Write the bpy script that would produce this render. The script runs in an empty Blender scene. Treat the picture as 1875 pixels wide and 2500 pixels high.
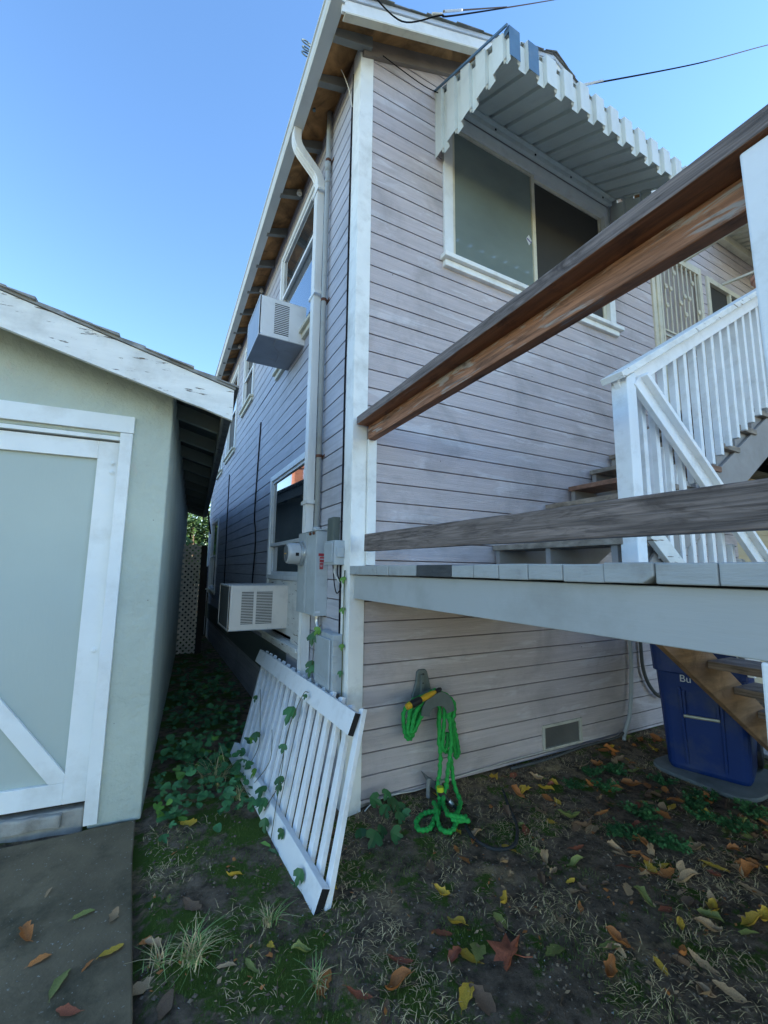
import bpy, bmesh, math, random
from mathutils import Vector, Matrix, noise
R_ = math.radians
random.seed(7)
scene = bpy.context.scene
col = scene.collection

# ------------------------------------------------------------------ camera
cam_data = bpy.data.cameras.new('camera')
cam = bpy.data.objects.new('camera', cam_data)
col.objects.link(cam)
fw = Vector((0.4626515, 0.87624997, 0.13468329))
rt = Vector((0.88351712, -0.46825746, 0.01150896))
up = Vector((-0.07315119, -0.11367036, 0.99082186))
m = Matrix((rt, up, -fw)).transposed().to_4x4()
m.translation = Vector((-1.104, -2.64, 1.5))
cam.matrix_world = m
cam_data.sensor_fit = 'VERTICAL'
cam_data.sensor_height = 36
cam_data.lens = 15.166
cam_data.clip_start = 0.02
cam_data.clip_end = 500
scene.camera = cam
scene.render.resolution_x = 768
scene.render.resolution_y = 1024

# ------------------------------------------------------------------ light
SUN_EL, SUN_AZ = 25.0, 112.0          # azimuth clockwise from +Y (towards +X)
world = bpy.data.worlds.new('World')
scene.world = world
world.use_nodes = True
nt = world.node_tree
bg = nt.nodes['Background']
sky = nt.nodes.new('ShaderNodeTexSky')
sky.sky_type = 'NISHITA'
sky.sun_disc = False
sky.sun_elevation = R_(SUN_EL)
sky.sun_rotation = R_(SUN_AZ)
sky.air_density = 1.0
sky.dust_density = 0.05
sky.ozone_density = 1.2
sky.altitude = 0
hsv = nt.nodes.new('ShaderNodeHueSaturation')      # camera white balance: a slightly deeper, cyan leaning sky
hsv.inputs['Saturation'].default_value = 1.18
hsv.inputs['Hue'].default_value = .503
nt.links.new(sky.outputs[0], hsv.inputs['Color'])
nt.links.new(hsv.outputs[0], bg.inputs[0])
bg.inputs[1].default_value = 0.15
sd = bpy.data.lights.new('sun', 'SUN')
sd.energy = 4.5
sd.angle = R_(0.5)
sd.color = (1.0, 0.93, 0.82)
sun = bpy.data.objects.new('sun', sd)
col.objects.link(sun)
d = Vector((math.sin(R_(SUN_AZ)) * math.cos(R_(SUN_EL)), math.cos(R_(SUN_AZ)) * math.cos(R_(SUN_EL)), math.sin(R_(SUN_EL))))
sun.rotation_euler = d.to_track_quat('Z', 'Y').to_euler()
scene.view_settings.view_transform = 'Standard'
scene.view_settings.look = 'None'
scene.view_settings.gamma = 1.0
scene.view_settings.exposure = 1.65

# ------------------------------------------------------------------ materials
MATS = {}
def mat(name, base, rough=0.7, var=0.12, scale=(4, 4, 4), dirt=None, dirt_amt=0.5, dirt_scale=2.0, bump=0.15, bscale=(40, 40, 40),
        metal=0.0, spec=0.4, peel=None, peel_t=0.62, peel_scale=(6, 6, 30), rnd=0.0, detail=6.0, distort=0.0, bdist=0.004, emis=0, specks=None, speck_scale=6.0, speck_r=.022, extra=None, extra_t=.6, extra_scale=(3,3,3)):
    """base colour broken up by noise, an optional dirt tone, an optional peeled layer and a fine bump"""
    if name in MATS: return MATS[name]
    M = bpy.data.materials.new(name); M.use_nodes = True
    n, l = M.node_tree.nodes, M.node_tree.links
    P = n['Principled BSDF']
    P.inputs['Roughness'].default_value = rough
    P.inputs['Metallic'].default_value = metal
    P.inputs['Specular IOR Level'].default_value = spec
    tc = n.new('ShaderNodeTexCoord')
    def noise_at(sc, det=detail, rough_=0.55, off=0.0):
        mp = n.new('ShaderNodeMapping'); mp.inputs['Scale'].default_value = sc
        mp.inputs['Location'].default_value = (off, off * .7, off * 1.3)
        l.new(tc.outputs['Object'], mp.inputs[0])
        t = n.new('ShaderNodeTexNoise'); t.inputs['Scale'].default_value = 1.0
        t.inputs['Detail'].default_value = det; t.inputs['Roughness'].default_value = rough_
        t.inputs['Distortion'].default_value = distort
        l.new(mp.outputs[0], t.inputs[0]); return t
    def ramp(src, a, b):
        r = n.new('ShaderNodeMapRange'); r.inputs['From Min'].default_value = a; r.inputs['From Max'].default_value = b
        l.new(src, r.inputs[0]); return r.outputs[0]
    def mix(fac, A, B):
        x = n.new('ShaderNodeMix'); x.data_type = 'RGBA'
        for s, v in ((x.inputs[0], fac), (x.inputs[6], A), (x.inputs[7], B)):
            if hasattr(v, 'links') or isinstance(v, bpy.types.NodeSocket): l.new(v, s)
            elif isinstance(v, tuple): s.default_value = (*v[:3], 1)
            else: s.default_value = v
        return x.outputs[2]
    b = Vector(base)
    lo = tuple(b * (1 - var)); hi = tuple(b * (1 + var))
    c = mix(ramp(noise_at(scale).outputs[0], .3, .7), lo, hi)
    if rnd:
        oi = n.new('ShaderNodeObjectInfo')
        hs = n.new('ShaderNodeHueSaturation')
        mr = n.new('ShaderNodeMapRange'); mr.inputs['To Min'].default_value = 1 - rnd; mr.inputs['To Max'].default_value = 1 + rnd
        l.new(oi.outputs['Random'], mr.inputs[0]); l.new(mr.outputs[0], hs.inputs['Value']); l.new(c, hs.inputs['Color']); c = hs.outputs[0]
    if extra:
        c = mix(ramp(noise_at(extra_scale, 5, .6, 11.3).outputs[0], extra_t, extra_t + .06), c, extra)
    if dirt:
        f = ramp(noise_at((dirt_scale,) * 3 if not isinstance(dirt_scale, tuple) else dirt_scale, 8, .65, 3.1).outputs[0], .5, .75)
        mm = n.new('ShaderNodeMath'); mm.operation = 'MULTIPLY'; mm.inputs[1].default_value = dirt_amt; l.new(f, mm.inputs[0])
        c = mix(mm.outputs[0], c, dirt)
    if specks:
        vo = n.new('ShaderNodeTexVoronoi'); vo.inputs['Scale'].default_value = speck_scale; l.new(tc.outputs['Object'], vo.inputs['Vector'])
        c = mix(ramp(vo.outputs['Distance'], speck_r * 1.3, speck_r), c, specks)
    pf = None
    if peel:
        pf = ramp(noise_at(peel_scale, 9, .7, 7.7).outputs[0], peel_t, peel_t + .02)
        c = mix(pf, c, peel)
    l.new(c, P.inputs['Base Color'])
    if bump:
        bt = noise_at(bscale, 8, .6, 5.5)
        bp = n.new('ShaderNodeBump'); bp.inputs['Strength'].default_value = bump; bp.inputs['Distance'].default_value = bdist
        l.new(bt.outputs[0], bp.inputs['Height'])
        last = bp
        if pf is not None:
            b2 = n.new('ShaderNodeBump'); b2.inputs['Strength'].default_value = .6; b2.inputs['Distance'].default_value = .002; b2.invert = True
            l.new(pf, b2.inputs['Height']); l.new(bp.outputs[0], b2.inputs['Normal']); last = b2
        l.new(last.outputs[0], P.inputs['Normal'])
    if emis:
        P.inputs['Emission Color'].default_value = (*base, 1); P.inputs['Emission Strength'].default_value = emis
    MATS[name] = M
    return M

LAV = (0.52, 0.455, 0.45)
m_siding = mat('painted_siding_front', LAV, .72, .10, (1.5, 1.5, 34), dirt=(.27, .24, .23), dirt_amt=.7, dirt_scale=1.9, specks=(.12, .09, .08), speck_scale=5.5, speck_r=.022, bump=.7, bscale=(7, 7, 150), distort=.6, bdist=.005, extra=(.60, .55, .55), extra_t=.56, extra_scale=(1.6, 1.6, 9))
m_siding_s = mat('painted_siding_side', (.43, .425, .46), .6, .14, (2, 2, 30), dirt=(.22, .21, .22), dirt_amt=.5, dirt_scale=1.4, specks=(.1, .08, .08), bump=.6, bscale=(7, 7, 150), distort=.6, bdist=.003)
m_white = mat('white_trim_paint', (.83, .83, .79), .6, .06, (5, 5, 5), dirt=(.36, .34, .29), dirt_amt=.5, dirt_scale=5, bump=.3, bscale=(25, 25, 25), peel=(.33, .27, .21), peel_t=.735, peel_scale=(14, 14, 14))
m_white_clean = mat('white_sash_paint', (.76, .77, .75), .45, .04, (5, 5, 5), dirt=(.42, .41, .37), dirt_amt=.35, dirt_scale=7, bump=.15)
m_cream = mat('cream_trim_paint', (.66, .62, .49), .55, .07, (5, 5, 5), dirt=(.32, .27, .19), dirt_amt=.5, dirt_scale=6, bump=.2)
m_peelwhite = mat('peeling_white_paint', (.80, .79, .74), .65, .08, (3, 3, 18), dirt=(.38, .36, .31), dirt_amt=.45, dirt_scale=4, bump=.5, bscale=(9, 9, 90), peel=(.16, .115, .08), peel_t=.605, peel_scale=(5, 5, 42))
m_rail = mat('white_panel_paint', (.88, .88, .87), .5, .04, (5, 5, 5), dirt=(.45, .43, .38), dirt_amt=.35, dirt_scale=8, bump=.3, bscale=(30, 30, 30), peel=(.2, .16, .13), peel_t=.76, peel_scale=(16, 16, 16))
m_railblue = mat('chalky_rail_paint', (.80, .82, .82), .55, .05, (5, 5, 5), dirt=(.36, .33, .27), dirt_amt=.4, dirt_scale=7, bump=.4, bscale=(20, 20, 60), peel=(.20, .15, .11), peel_t=.74, peel_scale=(12, 12, 12))
m_deckgrey = mat('grey_deck_paint', (.36, .375, .37), .6, .09, (5, 5, 14), dirt=(.13, .115, .09), dirt_amt=.55, dirt_scale=6, bump=.6, bscale=(30, 18, 90), peel=(.11, .075, .05), peel_t=.72, peel_scale=(12, 12, 24))
m_rim = mat('grey_rim_paint', (.40, .415, .41), .5, .06, (1, 1, 2), dirt=(.21, .205, .18), dirt_amt=.5, dirt_scale=2.2, bump=.25, bscale=(6, 6, 60))
m_darkplank = mat('bare_dark_plank', (.055, .058, .06), .75, .25, (40, 10, 60), bump=.8, bscale=(60, 20, 60))
m_wgrey = mat('weathered_grey_wood', (.19, .15, .13), .72, .55, (14, 2.4, 60), peel=(.03, .022, .02), peel_t=.64, peel_scale=(20, 2.6, 70), dirt=(.055, .040, .032), dirt_amt=.95, dirt_scale=(9, 4.2, 18), bump=.9, bscale=(60, 5, 160), distort=1.6)
m_wbrown = mat('stained_redwood', (.26, .095, .036), .65, .45, (20, 1.4, 40), dirt=(.035, .017, .012), dirt_amt=.95, dirt_scale=(8, 4, 10), bump=.9, bscale=(50, 3, 120), distort=1.2, extra=(.26, .2, .17), extra_t=.62, extra_scale=(9, 1.2, 18))
m_wtan = mat('worn_tan_wood', (.35, .165, .09), .7, .5, (22, 2.2, 55), dirt=(.06, .034, .024), dirt_amt=.95, dirt_scale=(9, 4.5, 22), bump=1.0, bscale=(60, 6, 160), distort=1.2, extra=(.40, .34, .30), extra_t=.55, extra_scale=(9, 3.2, 24), peel=(.03, .02, .018), peel_t=.66, peel_scale=(26, 3, 60))
m_stringer = mat('bare_stringer_wood', (.27, .17, .10), .7, .35, (2, 20, 14), dirt=(.09, .055, .035), dirt_amt=.8, dirt_scale=(4, 6, 4), bump=.7, bscale=(6, 60, 60), distort=1.0)
m_taupe = mat('taupe_stair_paint', (.31, .29, .275), .6, .08, (4, 4, 8), dirt=(.2, .18, .15), dirt_amt=.5, dirt_scale=4, bump=.3)
m_tread = mat('worn_tread_wood', (.27, .225, .18), .75, .35, (4, 14, 30), dirt=(.08, .06, .045), dirt_amt=.8, dirt_scale=(6, 3, 12), bump=.7)
m_redtread = mat('bare_red_tread', (.24, .13, .085), .7, .3, (3, 20, 30), bump=.6)
m_soffit = mat('stained_plywood_sheathing', (.38, .19, .07), .75, .5, (4, 3, 4), dirt=(.055, .03, .018), dirt_amt=.85, dirt_scale=(3, 4, 3), bump=.5, bscale=(8, 60, 8), distort=1.5)
m_rafter = mat('grey_rafter_paint', (.20, .205, .19), .65, .12, dirt=(.1, .09, .075), dirt_amt=.5, dirt_scale=5)
m_gutter = mat('gutter_metal_paint', (.64, .65, .61), .45, .04, (2, .6, 2), dirt=(.36, .36, .33), dirt_amt=.4, dirt_scale=3, bump=.08)
m_downsp = mat('downspout_enamel', (.80, .80, .77), .4, .04, (2, 2, 1), dirt=(.42, .40, .36), dirt_amt=.45, dirt_scale=(9, 9, 1.5), bump=.1)
m_pipe = mat('grey_pipe_paint', (.38, .41, .42), .5, .1, (6, 6, 1), dirt=(.2, .14, .1), dirt_amt=.4, dirt_scale=6, bump=.1)
m_awn = mat('awning_enamel', (.68, .71, .67), .4, .05, (3, 3, 3), dirt=(.36, .36, .32), dirt_amt=.4, dirt_scale=(6, 2, 2), bump=.08)
m_awnblue = mat('awning_blue_enamel', (.09, .17, .26), .45, .12, (8, 8, 8), dirt=(.25, .3, .35), dirt_amt=.3, dirt_scale=9, bump=.08)
m_shingle = mat('asphalt_shingles', (.17, .165, .155), .9, .35, (9, 9, 9), dirt=(.08, .11, .05), dirt_amt=.7, dirt_scale=7, bump=.9, bscale=(70, 70, 70))
m_stucco = mat('green_grey_stucco', (.51, .55, .465), .85, .08, (2, 2, 2), dirt=(.42, .41, .33), dirt_amt=.4, dirt_scale=(2.4, 2.4, 1.4), specks=(.25, .24, .2), speck_scale=9, speck_r=.03, bump=.8, bscale=(17, 17, 17), bdist=.02, extra=(.52, .515, .43), extra_t=.64, extra_scale=(5, 5, 3))
m_doorpan = mat('sage_door_paint', (.46, .515, .465), .5, .035, (1.2, 1.2, 1.2), dirt=(.42, .46, .41), dirt_amt=.4, dirt_scale=1.5, bump=.15, bscale=(60, 60, 12))
m_doorwhite = mat('white_door_frame_paint', (.84, .85, .82), .5, .04, (4, 4, 4), dirt=(.44, .40, .32), dirt_amt=.4, dirt_scale=3, bump=.35, bscale=(20, 20, 20), peel=(.25, .2, .16), peel_t=.77, peel_scale=(14, 14, 14))
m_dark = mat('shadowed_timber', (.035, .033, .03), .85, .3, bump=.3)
m_black = mat('black_end_grain', (.012, .011, .011), .8, .3, (60, 60, 60), bump=.8)
m_meter = mat('meter_box_enamel', (.43, .47, .48), .42, .05, (4, 4, 3), dirt=(.25, .26, .25), dirt_amt=.45, dirt_scale=8, bump=.1, spec=.5)
m_pbox = mat('plastic_utility_box', (.41, .45, .47), .35, .05, (5, 5, 5), dirt=(.22, .23, .2), dirt_amt=.4, dirt_scale=7, bump=.12)
m_pboxd = mat('dark_green_box', (.105, .125, .11), .5, .1, bump=.1)
m_rust = mat('rusty_strap', (.12, .05, .03), .8, .3, (30, 30, 30))
m_red = mat('red_warning_sticker', (.42, .05, .06), .5, .1, (60, 60, 200))
m_steel = mat('brushed_steel', (.55, .56, .56), .3, .08, metal=.9, bump=.05)
m_acw = mat('air_conditioner_enamel', (.74, .74, .74), .4, .03, (3, 3, 3), dirt=(.4, .39, .36), dirt_amt=.3, dirt_scale=6, bump=.04)
m_acc = mat('air_conditioner_cream_enamel', (.72, .655, .58), .42, .03, (3, 3, 3), dirt=(.38, .34, .3), dirt_amt=.4, dirt_scale=6, bump=.05)
m_acbase = mat('galvanised_base_pan', (.36, .37, .385), .5, .12, (5, 5, 5), dirt=(.3, .3, .3), dirt_amt=.25, dirt_scale=14, bump=.15)
m_fin = mat('condenser_fins', (.10, .10, .10), .6, .3, (3, 90, 3), bump=.4)
m_slot = mat('dark_louver_slots', (.014, .014, .015), .7, .1, bump=0)
m_wire = mat('black_cable', (.014, .014, .016), .95, .1, bump=0, spec=.05)
m_wirew = mat('pale_wire_sleeve', (.62, .60, .55), .5, .1, bump=0)
m_gwire = mat('green_grey_wire', (.2, .22, .16), .6, .1, bump=0)
m_insul = mat('porcelain_insulator', (.62, .58, .48), .3, .1, bump=0)
m_bin = mat('blue_bin_plastic', (.006, .03, .15), .42, .12, (2, 2, 2), dirt=(.07, .085, .12), dirt_amt=.6, dirt_scale=4.5, bump=.25, bscale=(90, 90, 90), spec=.45)
m_text = mat('white_stencil_ink', (.58, .60, .63), .6, .05, bump=0)
m_slab = mat('paver_under_bin', (.20, .225, .22), .8, .15, (9, 9, 9), dirt=(.09, .09, .07), dirt_amt=.5, dirt_scale=6, bump=.4)
m_hose = mat('green_hose_fabric', (.025, .36, .065), .75, .22, (60, 60, 60), dirt=(.015, .17, .05), dirt_amt=.7, dirt_scale=18, bump=.9, bscale=(260, 260, 260), bdist=.003)
m_yellow = mat('yellow_nozzle_plastic', (.62, .34, .02), .4, .06, bump=.05)
m_lime = mat('lime_plastic', (.55, .66, .03), .4, .06, bump=.05)
m_blackp = mat('black_rubber', (.018, .018, .02), .5, .1, bump=.1)
m_hanger = mat('grey_green_hanger_plastic', (.12, .145, .135), .55, .15, (12, 12, 12), dirt=(.2, .22, .2), dirt_amt=.4, dirt_scale=15, bump=.25)
m_ghose = mat('old_grey_hose', (.07, .075, .075), .6, .2, (9, 9, 9), bump=.2)
m_lattice = mat('pale_lattice_wood', (.66, .60, .50), .75, .12, (7, 7, 7), dirt=(.22, .2, .12), dirt_amt=.6, dirt_scale=4, bump=.2)
m_brick = mat('chimney_brick', (.36, .14, .08), .85, .2, (9, 9, 25), bump=.4)
m_cwall = mat('cream_clapboard', (.66, .56, .38), .7, .06, (1.4, 1.4, 20), dirt=(.4, .33, .22), dirt_amt=.3, dirt_scale=3, bump=.25)
m_terra = mat('terracotta', (.50, .27, .2), .75, .1, bump=.2)
m_conc = mat('concrete_driveway', (.175, .130, .075), .88, .3, (3.2, 3.2, 3.2), dirt=(.045, .042, .022), dirt_amt=1.0, dirt_scale=3.6, bump=.7, bscale=(60, 60, 60), bdist=.006, extra=(.36, .33, .27), extra_t=.64, extra_scale=(55, 55, 55))
m_concl = mat('broken_concrete', (.33, .31, .27), .85, .2, (12, 12, 12), dirt=(.1, .09, .07), dirt_amt=.6, dirt_scale=9, bump=.8, bscale=(70, 70, 70))
m_trunk = mat('tree_bark', (.09, .06, .04), .9, .3, bump=.6)
m_fence = mat('dark_fence_wood', (.035, .028, .022), .85, .3, (20, 20, 4), bump=.5)

def glass_mat(name, base, rough=.03, spec=.5, tint_var=.1, sc=(1, 1, 1), ior=1.5):
    M = mat(name, base, rough, tint_var, sc, bump=.02, bscale=(1.3, 1.3, 1.3), spec=spec, bdist=.02)
    Pn = M.node_tree.nodes['Principled BSDF']; Pn.inputs['IOR'].default_value = ior
    Pn.inputs['Coat Weight'].default_value = 1.0; Pn.inputs['Coat Roughness'].default_value = .02; Pn.inputs['Coat IOR'].default_value = 1.6
    return M
m_glass = glass_mat('window_glass_dark', (.03, .04, .045), spec=.8, ior=1.7)
m_glasshaze = glass_mat('window_glass_reflected_haze', (.19, .23, .205), .12, .6, .3, (.5, .5, .9))  # pale reflected haze put into the pane's base colour
m_screen = mat('dark_insect_screen', (.04, .037, .032), .7, .12, (1, 1, 1), bump=.1)
m_meterglass = glass_mat('meter_glass', (.25, .28, .30), .08, .8)

def leafmat(name, a, b, spots=(.10, .05, .02)):
    M = mat(name, a, .6, .2, (30, 30, 30), dirt=b, dirt_amt=.8, dirt_scale=18, bump=.3, bscale=(60, 60, 60), rnd=.25)
    return M
m_lf = dict(
    yellow=leafmat('leaf_yellow', (.60, .37, .04), (.38, .16, .02)),
    orange=leafmat('leaf_orange', (.50, .18, .045), (.25, .08, .03)),
    rust=leafmat('leaf_rust', (.30, .085, .04), (.10, .03, .02)),
    tan=leafmat('leaf_tan', (.46, .29, .15), (.25, .15, .08)),
    brown=leafmat('leaf_brown', (.16, .095, .055), (.08, .045, .03)),
    olive=leafmat('leaf_olive', (.26, .27, .07), (.12, .16, .05)))
m_vine = mat('vine_leaf_green', (.035, .115, .038), .5, .35, (12, 12, 12), dirt=(.06, .14, .035), dirt_amt=.5, dirt_scale=10, bump=.2, rnd=.25)
m_vinelt = mat('vine_leaf_fresh', (.10, .22, .03), .5, .3, (12, 12, 12), bump=.2)
m_stem = mat('vine_stem', (.09, .08, .03), .6, .2, bump=.1)
m_weed = mat('weed_green', (.045, .14, .04), .6, .35, (25, 25, 25), bump=.2, rnd=.2)
m_grass = mat('grass_green', (.22, .33, .10), .6, .4, (9, 9, 9), bump=0)
m_straw = mat('dry_straw', (.60, .45, .23), .8, .35, (12, 12, 12), bump=0)
m_crown = mat('tree_foliage', (.05, .11, .022), .6, .5, (1.5, 1.5, 1.5), bump=0)
m_crowny = mat('sunlit_yellow_foliage', (.32, .30, .03), .6, .4, (2, 2, 2), bump=0)

def ground_material():
    M = bpy.data.materials.new('soil_with_moss_and_straw'); M.use_nodes = True
    n, l = M.node_tree.nodes, M.node_tree.links
    P = n['Principled BSDF']; P.inputs['Roughness'].default_value = .95; P.inputs['Specular IOR Level'].default_value = .15
    tc = n.new('ShaderNodeTexCoord')
    def nz(s, det=8, r=.6, off=0):
        mp = n.new('ShaderNodeMapping'); mp.inputs['Location'].default_value = (off, off, 0); l.new(tc.outputs['Object'], mp.inputs[0])
        t = n.new('ShaderNodeTexNoise'); t.inputs['Scale'].default_value = s; t.inputs['Detail'].default_value = det; t.inputs['Roughness'].default_value = r
        l.new(mp.outputs[0], t.inputs[0]); return t.outputs[0]
    def ramp(s, a, b):
        r = n.new('ShaderNodeMapRange'); r.inputs['From Min'].default_value = a; r.inputs['From Max'].default_value = b; l.new(s, r.inputs[0]); return r.outputs[0]
    def mix(f, A, B):
        x = n.new('ShaderNodeMix'); x.data_type = 'RGBA'; l.new(f, x.inputs[0])
        for s, v in ((x.inputs[6], A), (x.inputs[7], B)):
            if isinstance(v, tuple): s.default_value = (*v, 1)
            else: l.new(v, s)
        return x.outputs[2]
    c = mix(ramp(nz(14), .35, .65), (.085, .062, .042), (.30, .215, .145))
    c = mix(ramp(nz(70, 4, .7, 2), .6, .75), c, (.36, .31, .24))
    c = mix(ramp(nz(3.2, 6, .7, 9), .56, .68), c, (.42, .30, .16))
    sx = n.new('ShaderNodeSeparateXYZ'); l.new(tc.outputs['Object'], sx.inputs[0])
    mr = n.new('ShaderNodeMapRange'); mr.inputs['From Min'].default_value = .3; mr.inputs['From Max'].default_value = -.4; mr.inputs['To Min'].default_value = 0; mr.inputs['To Max'].default_value = .065
    l.new(sx.outputs[0], mr.inputs[0]); ad = n.new('ShaderNodeMath'); ad.operation = 'ADD'; l.new(mr.outputs[0], ad.inputs[0]); l.new(nz(4.2, 7, .7, 5), ad.inputs[1])
    c = mix(ramp(ad.outputs[0], .53, .60), c, (.085, .135, .022))
    l.new(c, P.inputs['Base Color'])
    b = n.new('ShaderNodeBump'); b.inputs['Strength'].default_value = 1; b.inputs['Distance'].default_value = .035
    l.new(nz(30, 12, .75, 1), b.inputs['Height']); l.new(b.outputs[0], P.inputs['Normal'])
    return M
m_ground = ground_material()

# ------------------------------------------------------------------ mesh helpers
class MB:
    def __init__(s): s.v = []; s.f = []; s.mi = []
    def face(s, pts, mi=0):
        k = len(s.v); s.v += [tuple(p) for p in pts]; s.f.append(tuple(range(k, k + len(pts)))); s.mi.append(mi)
    def box(s, x0, x1, y0, y1, z0, z1, mi=0):
        k = len(s.v)
        s.v += [(x0, y0, z0), (x1, y0, z0), (x1, y1, z0), (x0, y1, z0), (x0, y0, z1), (x1, y0, z1), (x1, y1, z1), (x0, y1, z1)]
        for f in ((0, 3, 2, 1), (4, 5, 6, 7), (0, 1, 5, 4), (1, 2, 6, 5), (2, 3, 7, 6), (3, 0, 4, 7)):
            s.f.append(tuple(k + i for i in f)); s.mi.append(mi)
        return s
    def beam(s, p0, p1, w, h, up=(0, 0, 1), n=1, jit=0, mi=0, ends=None):
        """box from p0 to p1, w across (side), h along up"""
        p0, p1 = Vector(p0), Vector(p1); d = (p1 - p0).normalized(); u = Vector(up)
        sd_ = d.cross(u).normalized(); u = sd_.cross(d).normalized()
        k = len(s.v)
        for i in range(n + 1):
            c = p0.lerp(p1, i / n)
            for a, b in ((-1, -1), (1, -1), (1, 1), (-1, 1)):
                q = c + sd_ * a * w / 2 + u * b * h / 2
                if jit: q = q + Vector((random.uniform(-jit, jit), random.uniform(-jit, jit), random.uniform(-jit, jit)))
                s.v.append(tuple(q))
        for i in range(n):
            b0 = k + i * 4
            for j in range(4):
                s.f.append((b0 + j, b0 + (j + 1) % 4, b0 + 4 + (j + 1) % 4, b0 + 4 + j)); s.mi.append(mi if not isinstance(mi, (list, tuple)) else mi[j])
        m0 = mi if not isinstance(mi, (list, tuple)) else mi[1]
        e = m0 if ends is None else ends
        s.f.append((k + 3, k + 2, k + 1, k)); s.mi.append(e)
        b0 = k + n * 4; s.f.append((b0, b0 + 1, b0 + 2, b0 + 3)); s.mi.append(e)
        return s
    def tube(s, pts, r, seg=8, mi=0, cap=True, smooth_n=0, rad=None):
        pts = [Vector(p) for p in pts]
        if smooth_n: pts = spline(pts, smooth_n)
        k = len(s.v); N = len(pts); prev = None
        for i, p in enumerate(pts):
            t = (pts[min(i + 1, N - 1)] - pts[max(i - 1, 0)])
            t = t.normalized() if t.length > 1e-9 else Vector((0, 0, 1))
            if prev is None:
                a = Vector((0, 0, 1)) if abs(t.z) < .9 else Vector((1, 0, 0))
                u = t.cross(a).normalized()
            else:
                u = (prev - t * prev.dot(t)); u = u.normalized() if u.length > 1e-6 else t.orthogonal().normalized()
            prev = u; w = t.cross(u)
            rr = (rad(i / max(1, N - 1), i) if rad else r)
            for j in range(seg):
                a = 2 * math.pi * j / seg; s.v.append(tuple(p + (u * math.cos(a) + w * math.sin(a)) * rr))
        for i in range(N - 1):
            for j in range(seg):
                a = k + i * seg + j; b = k + i * seg + (j + 1) % seg
                s.f.append((a, b, b + seg, a + seg)); s.mi.append(mi)
        if cap:
            s.f.append(tuple(k + j for j in range(seg))[::-1]); s.mi.append(mi)
            s.f.append(tuple(k + (N - 1) * seg + j for j in range(seg))); s.mi.append(mi)
        return s
    def lathe(s, c, axis, prof, seg=24, mi=0):
        """prof = [(distance along axis, radius)]"""
        c = Vector(c); ax = Vector(axis).normalized(); u = ax.orthogonal().normalized(); w = ax.cross(u); k = len(s.v)
        for h, r in prof:
            for j in range(seg):
                a = 2 * math.pi * j / seg; s.v.append(tuple(c + ax * h + (u * math.cos(a) + w * math.sin(a)) * r))
        for i in range(len(prof) - 1):
            for j in range(seg):
                a = k + i * seg + j; b = k + i * seg + (j + 1) % seg
                s.f.append((a, b, b + seg, a + seg)); s.mi.append(mi)
        s.f.append(tuple(k + j for j in range(seg))[::-1]); s.mi.append(mi)
        s.f.append(tuple(k + (len(prof) - 1) * seg + j for j in range(seg))); s.mi.append(mi)
        return s
    def prism(s, poly, axis, a, b, mi=0):
        """poly of 2D points in the plane normal to axis ('x','y','z'), extruded from a to b"""
        def P(q, t):
            return {'x': (t, q[0], q[1]), 'y': (q[0], t, q[1]), 'z': (q[0], q[1], t)}[axis]
        k = len(s.v); n_ = len(poly)
        s.v += [P(q, a) for q in poly] + [P(q, b) for q in poly]
        s.f.append(tuple(range(k, k + n_))[::-1]); s.mi.append(mi)
        s.f.append(tuple(range(k + n_, k + 2 * n_))); s.mi.append(mi)
        for i in range(n_):
            j = (i + 1) % n_; s.f.append((k + i, k + j, k + n_ + j, k + n_ + i)); s.mi.append(mi)
        return s
    def build(s, name, mats, parent=None, bevel=0, smooth=False, loc=None, recalc=True, label=None):
        me = bpy.data.meshes.new(name); me.from_pydata(s.v, [], s.f)
        if not isinstance(mats, (list, tuple)): mats = [mats]
        for q in mats: me.materials.append(q)
        for p, i in zip(me.polygons, s.mi): p.material_index = i; p.use_smooth = smooth
        if recalc:
            bm = bmesh.new(); bm.from_mesh(me); bmesh.ops.recalc_face_normals(bm, faces=bm.faces); bm.to_mesh(me); bm.free()
        me.update()
        o = bpy.data.objects.new(name, me); col.objects.link(o)
        if parent: o.parent = parent
        if loc: o.location = loc
        if bevel:
            b = o.modifiers.new('bevel', 'BEVEL'); b.width = bevel; b.segments = 2; b.limit_method = 'ANGLE'; b.angle_limit = R_(40)
        if label: o['label'] = label
        return o
def spline(pts, n):
    out = []
    P = [pts[0]] + list(pts) + [pts[-1]]
    for i in range(1, len(P) - 2):
        for k in range(n):
            t = k / n
            a, b, c, d_ = P[i - 1], P[i], P[i + 1], P[i + 2]
            out.append(.5 * ((2 * b) + (c - a) * t + (2 * a - 5 * b + 4 * c - d_) * t * t + (3 * b - 3 * c + d_ - a) * t ** 3))
    out.append(Vector(pts[-1])); return out
def tag(o, label=None, cat=None, group=None, kind=None):
    if label: o['label'] = label
    if cat: o['category'] = cat
    if group: o['group'] = group
    if kind: o['kind'] = kind
    return o
def empty(name, loc=(0, 0, 0), rz=0):
    o = bpy.data.objects.new(name, None); col.objects.link(o); o.location = loc; o.rotation_euler = (0, 0, rz)
    o.empty_display_size = .1
    return o
def children(o): return [c for c in bpy.data.objects if c.parent == o]

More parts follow.
